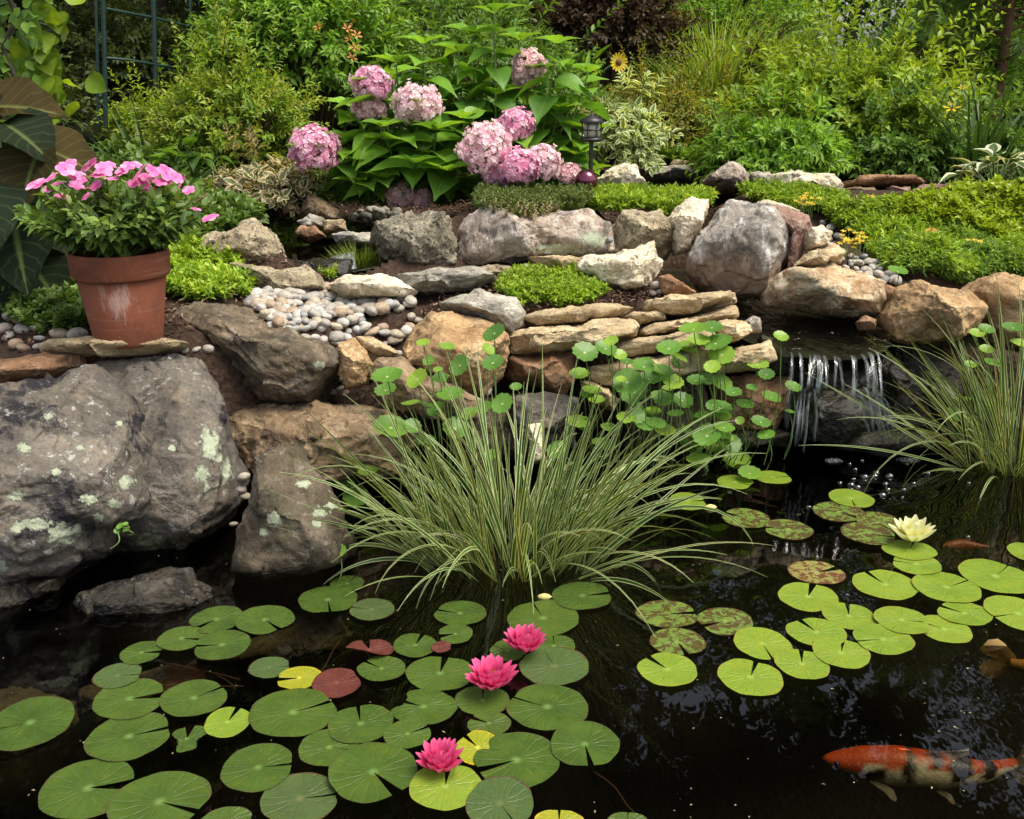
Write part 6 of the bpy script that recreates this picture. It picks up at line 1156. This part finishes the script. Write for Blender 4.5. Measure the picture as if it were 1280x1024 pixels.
for i, (x, y) in enumerate(BB):
    o = bb if i == 0 else bb.copy()
    if i: COL.objects.link(o)
    c = atz(x, y, .002); o.location = [float(q) for q in c]; s = rng.uniform(.009, .017) if i < 16 else rng.uniform(.006, .011); o.scale = (s, s, s)
MT['foam'] = plain('white_foam', (.8, .82, .84), .3)
for (x, y, w, lb) in [(1135, 575, .045, 'patch of white churned water at the foot of the waterfall'), (1042, 576, .035, 'little foam streak left below the waterfall'), (1205, 572, .03, 'little foam streak under the right striped grass')]:
    c = atz(x, y, .003); d, f = ico(4); q = d * (w, w * .45, .008); q = q * (1 + .9 * fbm(d * 4 + x, 3))[:, None]; tag(mk('foam', q + c, f, MT['fall'], loc=c, uv=d[:, :2] * .5, rnd=np.full(len(d), .9)), lb, 'foam', kind='stuff')

rng = np.random.default_rng(640); n = 170      # bits of pollen, seed husks and leaf crumbs lying on the pond
X = np.column_stack([rng.uniform(0, 1280, n), rng.uniform(600, 1024, n)]); P = np.array([atz(x, y, .003) for x, y in X]); P = P[shore_d(P[:, 0], P[:, 1]) < -.1]
V, F, U, A = leaves_geo(P, rng.normal(size=P.shape) * (1, 1, 0), Z + 0 * P, rng.uniform(.003, .010, len(P)), rng.uniform(.002, .005, len(P)), rng.uniform(0, 1, len(P)), LENS3)
MT['debris'] = leafmat('floating_crumb', [(.1, .08, .04), (.3, .26, .14), (.45, .42, .25)], .1, .7, .2, rib=0)
tag(mk('floating_debris', V, F, MT['debris'], uv=U, rnd=A), 'tiny husks and crumbs floating on the dark pond', 'debris', kind='stuff')
# ------------------------------------------------------------------ pebbles
M = Mat('river_pebble'); oi = M.n('ShaderNodeObjectInfo').outputs['Random']; co = M.n('ShaderNodeTexCoord').outputs['Object']
c = M.ramp(oi, [(0, (0.39, 0.36, 0.30)), (.18, (0.31, 0.29, 0.25)), (.32, (0.51, 0.49, 0.44)), (.46, (0.23, 0.24, 0.25)), (.58, (0.43, 0.37, 0.27)), (.7, (0.33, 0.24, 0.16)), (.82, (0.43, 0.40, 0.34)), (.92, (0.28, 0.23, 0.20)), (1, (0.58, 0.56, 0.51))])
c = M.mix(1., c, M.ramp(M.noise(co, 2.5, 5, .7), [(.3, (.62, .6, .57)), (.6, (1, 1, 1))]), 'MULTIPLY'); c = M.mix(M.math('MULTIPLY', M.step(M.noise(co, 7, 4, .8), .6, .7), .4), c, (.2, .17, .13))
MT['pebble'] = M.surf(M.bsdf(c, .6, M.bump(M.noise(co, 8, 4), .15, .1), .35))
PB = []
for k in range(7):
    rg = np.random.default_rng(700 + k); d, f = ico(4); q = d * (1, rg.uniform(.62, .9), rg.uniform(.45, .7)); q = np.sign(q) * np.abs(q) ** rg.uniform(.85, 1.0); q = q * (1 + .22 * fbm(d * 1.1 + k * 9, 2))[:, None]
    PB.append((q, f))
PME = []
def pebbles(poly, n, rpx, label, group, seed, pile=.0, tries=40):
    rg = np.random.default_rng(seed); P = scatter(rg, poly, n * tries // 10); placed = []; cnt = 0
    for p in P:
        if cnt >= n: break
        t = proj(p)[2]; r = rg.uniform(*rpx) * t / FPX / 2; lv = 0
        for (q, rq) in placed:
            if np.hypot(*(q - p)[:2]) < (r + rq) * (.72 if pile else .85): lv += 1
        if lv > (2 if pile else 0): continue
        if lv: p = p + Z * pile
        k = rg.integers(len(PB))
        if len(PME) <= k or PME[k] is None:
            while len(PME) <= k: PME.append(None)
            o = mk('pebble', *PB[k], MT['pebble'], loc=(0, 0, 0)); PME[k] = o
        else: o = PME[k].copy(); COL.objects.link(o)
        o.location = [float(a) for a in p + Z * r * .3]; o.scale = (r, r, r); o.rotation_euler = (rg.normal(0, .25), rg.normal(0, .25), rg.uniform(0, 6.28)); tag(o, label, 'pebble', group); placed.append((p, r)); cnt += 1
pebbles([(308, 388), (330, 372), (400, 366), (430, 372), (470, 372), (522, 385), (522, 414), (500, 430), (440, 424), (420, 450), (380, 434), (345, 414)], 300, (13, 24), 'smooth river pebble in the pale heap between the wedge boulder and the white slab', 'pebbles of the main heap', 711, .025)
pebbles([(415, 425), (440, 418), (520, 440), (520, 470), (470, 470), (425, 490)], 26, (9, 16), 'small pebble lodged among the rocks below the main heap', 'pebbles below the main heap', 712)
pebbles([(1040, 330), (1052, 316), (1080, 326), (1112, 340), (1122, 358), (1098, 362), (1070, 345)], 46, (8, 17), 'small pale pebble on the strip beside the mottled cream boulder', 'pebbles on the right strip', 713, .015)
pebbles([(1018, 300), (1030, 276), (1052, 284), (1056, 305), (1040, 312)], 14, (10, 18), 'pebble beside the white barrel shaped stone', 'pebbles by the barrel shaped stone', 714)
pebbles([(0, 440), (0, 400), (60, 395), (110, 420), (40, 440)], 26, (14, 28), 'dim pebble on the ground left of the terracotta pot', 'pebbles left of the pot', 715)
pebbles([(420, 285), (440, 268), (500, 258), (500, 272), (470, 285)], 26, (8, 18), 'pebble between the left basin and the porous grey boulder', 'pebbles at the left basin', 716, .02)
pebbles([(225, 440), (232, 425), (262, 435), (262, 455), (245, 450)], 8, (12, 18), 'white pebble in the gap right of the flat pot stone', 'pebbles by the pot stone', 717)
pebbles([(1205, 262), (1230, 244), (1290, 246), (1290, 256), (1240, 258)], 14, (8, 14), 'pebble under the white edged hosta', 'pebbles under the hosta', 718)
for q in [(305, 596, 16), (302, 612, 13), (308, 620, 15), (292, 655, 12), (608, 487, 22), (560, 305, 14), (566, 318, 12), (762, 300, 13), (764, 312, 10), (820, 356, 14), (826, 364, 13), (816, 366, 11), (425, 486, 12), (415, 490, 13), (432, 492, 14)]:
    c = at(q[0], q[1], 3.12 if q[1] > 590 else 3.3 if q[1] > 590 else 3.9 if q[1] > 470 else 4.95 if q[1] < 330 else 4.5); r = q[2] * proj(c)[2] / FPX / 2; o = PME[int(q[0]) % len(PME)] or [p for p in PME if p][0]; o = o.copy(); COL.objects.link(o)
    o.location = [float(a) for a in c]; o.scale = (r, r, r); o.rotation_euler = (.3, .2, q[0]); tag(o, 'pebble wedged in a gap between the boulders', 'pebble', 'pebbles in the boulder gaps')

# ------------------------------------------------------------------ mulch chips
rng = np.random.default_rng(730); gs = []
MT['chip'] = leafmat('mulch_chip', [(.06, .03, .018), (.13, .07, .045), (.24, .15, .10), (.34, .25, .18)], .0, .9, .1, rib=0)
for poly, n in [([(520, 395), (560, 370), (640, 345), (830, 340), (840, 375), (700, 392), (560, 395)], 1500), ([(590, 268), (740, 240), (900, 240), (900, 268), (760, 272)], 900), ([(390, 275), (440, 240), (600, 245), (600, 268)], 700), ([(230, 380), (250, 300), (420, 300), (330, 380)], 500), ([(0, 430), (0, 340), (300, 330), (230, 430)], 900)]:
    P = scatter(rng, poly, n) + (0, 0, .012); gs.append(leaves_geo(P, rng.normal(size=P.shape) * (1, 1, .25), Z + rng.normal(0, .4, P.shape), rng.uniform(.015, .05, len(P)), rng.uniform(.005, .012, len(P)), rng.uniform(0, 1, len(P)), LENS3))
V, F, U, A = cat_geo(gs); tag(mk('mulch', V, F, MT['chip'], uv=U, rnd=A), 'shredded brown bark mulch between the stones', 'mulch', kind='stuff')

# ------------------------------------------------------------------ garden lantern, gazing ball, trellis, flowers
MT['black'] = plain('black_metal', (.012, .012, .013), .4, .5); MT['teal'] = plain('dark_green_metal', (.008, .03, .027), .45, .5)
lc = at(738, 229, 5.6); ln = empty('garden_lantern', lc, 'black path lantern with a caged white glass standing beside the gazing ball', 'lantern')
k = proj(lc)[2] / FPX; zt = lambda y: at(738, y, 5.6)[2] - lc[2]
mk('post', *tubes([lc - Z * .1, lc + Z * zt(176)], .012, 10), MT['black'], ln)
mk('base_plate', *lathe([(0, zt(177)), (.055, zt(177)), (.06, zt(174)), (.055, zt(172)), (0, zt(171))], lc, 24), MT['black'], ln)
gm = Mat('frosted_glass'); mk('glass', *lathe([(.001, zt(171)), (.04, zt(171)), (.042, zt(165)), (.042, zt(158)), (.038, zt(153)), (.001, zt(152))], lc, 24), gm.surf(gm.bsdf((.42, .40, .33), .35, None, .5)), ln)
mk('roof', *lathe([(.062, zt(154)), (.066, zt(152)), (.05, zt(148)), (.02, zt(145)), (.006, zt(142)), (0, zt(141))], lc, 24), MT['black'], ln)
for a in range(6):
    o = np.array([cos(a * pi / 3) * .05, sin(a * pi / 3) * .05, 0]); mk('cage_bar', *tubes([lc + o + Z * zt(173), lc + o + Z * zt(152)], .004, 6), MT['black'], ln)
mk('cage_ring', *lathe([(.049, zt(163)), (.054, zt(163)), (.054, zt(161.5)), (.049, zt(161.5)), (.049, zt(163))], lc, 24), MT['black'], ln)
gc = at(733, 226, 5.45); gb = empty('gazing_ball', gc - Z * .09, 'dark purple mirror ball on a short stand at the end of the thyme cushion', 'gazing ball'); r = 14.3 * proj(gc)[2] / FPX
sv, sf = ico(5); m = Mat('purple_mirror_glass'); mk('ball', sv * r + gc, sf, m.surf(m.bsdf((.16, .045, .075), .06, None, .8, **{'Metallic': .85})), gb)
mk('stand', *lathe([(.028, -.14), (.022, -.10), (.014, -.085), (.02, -.066), (.034, -.052), (.03, -.048)], gc, 20), MT['black'], gb)
tr = empty('garden_trellis', tp(125, 6.8), 'dark green metal arch trellis at the upper left', 'trellis')
def bar(nm, p, r=.012, mat='teal'): mk(nm, *tubes([at(*q) for q in p], r, 8), MT[mat], tr)
for x0, Y in [(65, 6.8), (131, 6.9), (194, 7.2), (240, 7.6), (122, 7.5)]: bar('upright', [(x0 + 1, 158, Y), (x0, 80, Y), (x0 - 4, -70, Y)], .016 if x0 in (131, 194) else .011)
for p in [[(128, 72, 6.9), (160, 75, 7.0), (194, 81, 7.2), (240, 88, 7.6)], [(0, 12, 6.6), (66, 35, 6.8)], [(40, 120, 6.7), (66, 123, 6.8)], [(128, 10, 6.9), (190, 22, 7.2), (240, 34, 7.6)], [(0, 108, 6.6), (66, 122, 6.8)]]: bar('crossbar', p, .009)
MT['yellow'] = leafmat('yellow_petal', [(.8, .5, .01), (.85, .62, .02), (.85, .7, .08)], .35, rib=0, tcol=(1.1, 1, .6)); MT['orange'] = leafmat('orange_petal', [(.7, .2, .04), (.8, .34, .1)], .35, rib=0)
def flower(e, c, r, n, nr, mat, center=None, w=.3, T=PETAL):
    nr = nrmz(np.array([nr], float)); t1 = nrmz(np.cross(nr, Z)); t2 = np.cross(nr, t1); a = np.arange(n) * 2 * pi / n
    ax = t1 * np.cos(a)[:, None] + t2 * np.sin(a)[:, None] + nr * .15; foliage('petals', leaves_geo(np.repeat(c[None], n, 0) + ax * r * .2, ax, np.repeat(nr, n, 0), r * .85, r * w * 2, np.random.default_rng(n).uniform(0, 1, n), T), MT[mat], e)
    if center: v, f = ico(3); mk('centre', v * r * .36 + c + nr[0] * r * .05, f, MT[center], e)
MT['brownc'] = plain('sunflower_centre', (.12, .06, .02), .9)
fb = at(752, 135, 6.6); e = empty('sunflower', fb, 'small yellow sunflower right of the hydrangea', 'flower'); c = at(773, 78, 6.5); flower(e, c, .055, 16, (.3, -1, .1), 'yellow', 'brownc', .12)
s = np.linspace(0, 1, 8)[:, None]; mk('stem', *tubes(fb * (1 - s) + c * s + np.array([-.06, .02, .05]) * np.sin(s * pi), .006, 6), MT['green_stem'], e)
rng = np.random.default_rng(760); P = np.array([at(x, y, 6.55) for x, y in [(742, 75), (748, 85), (735, 88), (752, 95), (740, 100), (757, 92), (746, 108), (738, 115), (750, 70), (742, 122), (755, 115)]])
foliage('foliage', leaves_geo(P, np.stack([rng.normal(0, 1, len(P)), rng.normal(0, .5, len(P)), rng.uniform(.1, .8, len(P))], -1), Z + rng.normal(0, .4, P.shape), .11, .03, rng.uniform(0, 1, len(P)), LENS), MT['fresh'], e)
for x, y, Y, lb in [(1190, 135, 6.5, 'upper yellow daylily flower at the right'), (1203, 110, 6.5, 'small yellow bud above the daylily flower')]:
    c = at(x, y, Y); e = empty('daylily_flower', c, lb, 'flower'); flower(e, c, .05 if y > 120 else .025, 6, (-.3, -.6, .9), 'yellow', w=.16); b = at(1220, 215, 6.6); mk('stem', *tubes(b * (1 - s) + c * s + np.array([.05, 0, .05]) * np.sin(s * pi), .004, 5), MT['green_stem'], e)
for lb, cx, cy, Y, n, spx, mat, nm in [('bright yellow sedum blossom beside the white barrel shaped stone', 1061, 300, 4.62, 26, 16, 'yellow', 'sedum_blossom'), ('yellow sedum blossom behind the barrel shaped stone', 1008, 250, 5.4, 20, 12, 'yellow', 'sedum_blossom'), ('small yellow blossom at the back of the sedum bed', 1088, 248, 5.5, 10, 8, 'yellow', 'sedum_blossom'),
                                     ('small yellow blossom at the right of the sedum bed', 1222, 303, 4.9, 8, 7, 'yellow', 'sedum_blossom'), ('faded peach coloured blossom in the middle of the sedum bed', 1160, 292, 4.9, 16, 9, 'orange', 'sedum_blossom')]:
    c = at(cx, cy, Y); e = empty('%s' % nm, c - Z * .04, lb, 'flower'); rg = np.random.default_rng(int(cx)); k = Y / FPX; P = c + rg.normal(0, 1, (n, 3)) * (spx * k * .55, .03, spx * k * .3); gs = []
    for q in range(5):
        a = q * 1.2566 + rg.uniform(0, .5, n); ax = np.stack([np.cos(a), np.sin(a) * .8 - .1, np.sin(a) * .3 + .3], -1); gs.append(leaves_geo(P, ax, np.repeat([[0, -.5, 1.]], n, 0), .017, .007, rg.uniform(0, 1, n), LENS3))
    foliage('petals', cat_geo(gs), MT[mat], e); mk('stem', *tubes(np.stack([P - Z * .07, P - Z * .03, P], 1), .0015, 4), MT['green_stem'], e)
rng = np.random.default_rng(770)
e = empty('blossom_spray', at(436, 60, 7.0), 'orange and cream blossoms in the tall bright shrub', 'flower')
for x, y in [(441, 30), (437, 48), (444, 60), (440, 72), (398, 34), (434, 36), (446, 44)]: flower(e, at(x, y, 6.9), .035, 5, (rng.normal(0, .6), -.6, .6), 'orange', w=.2)
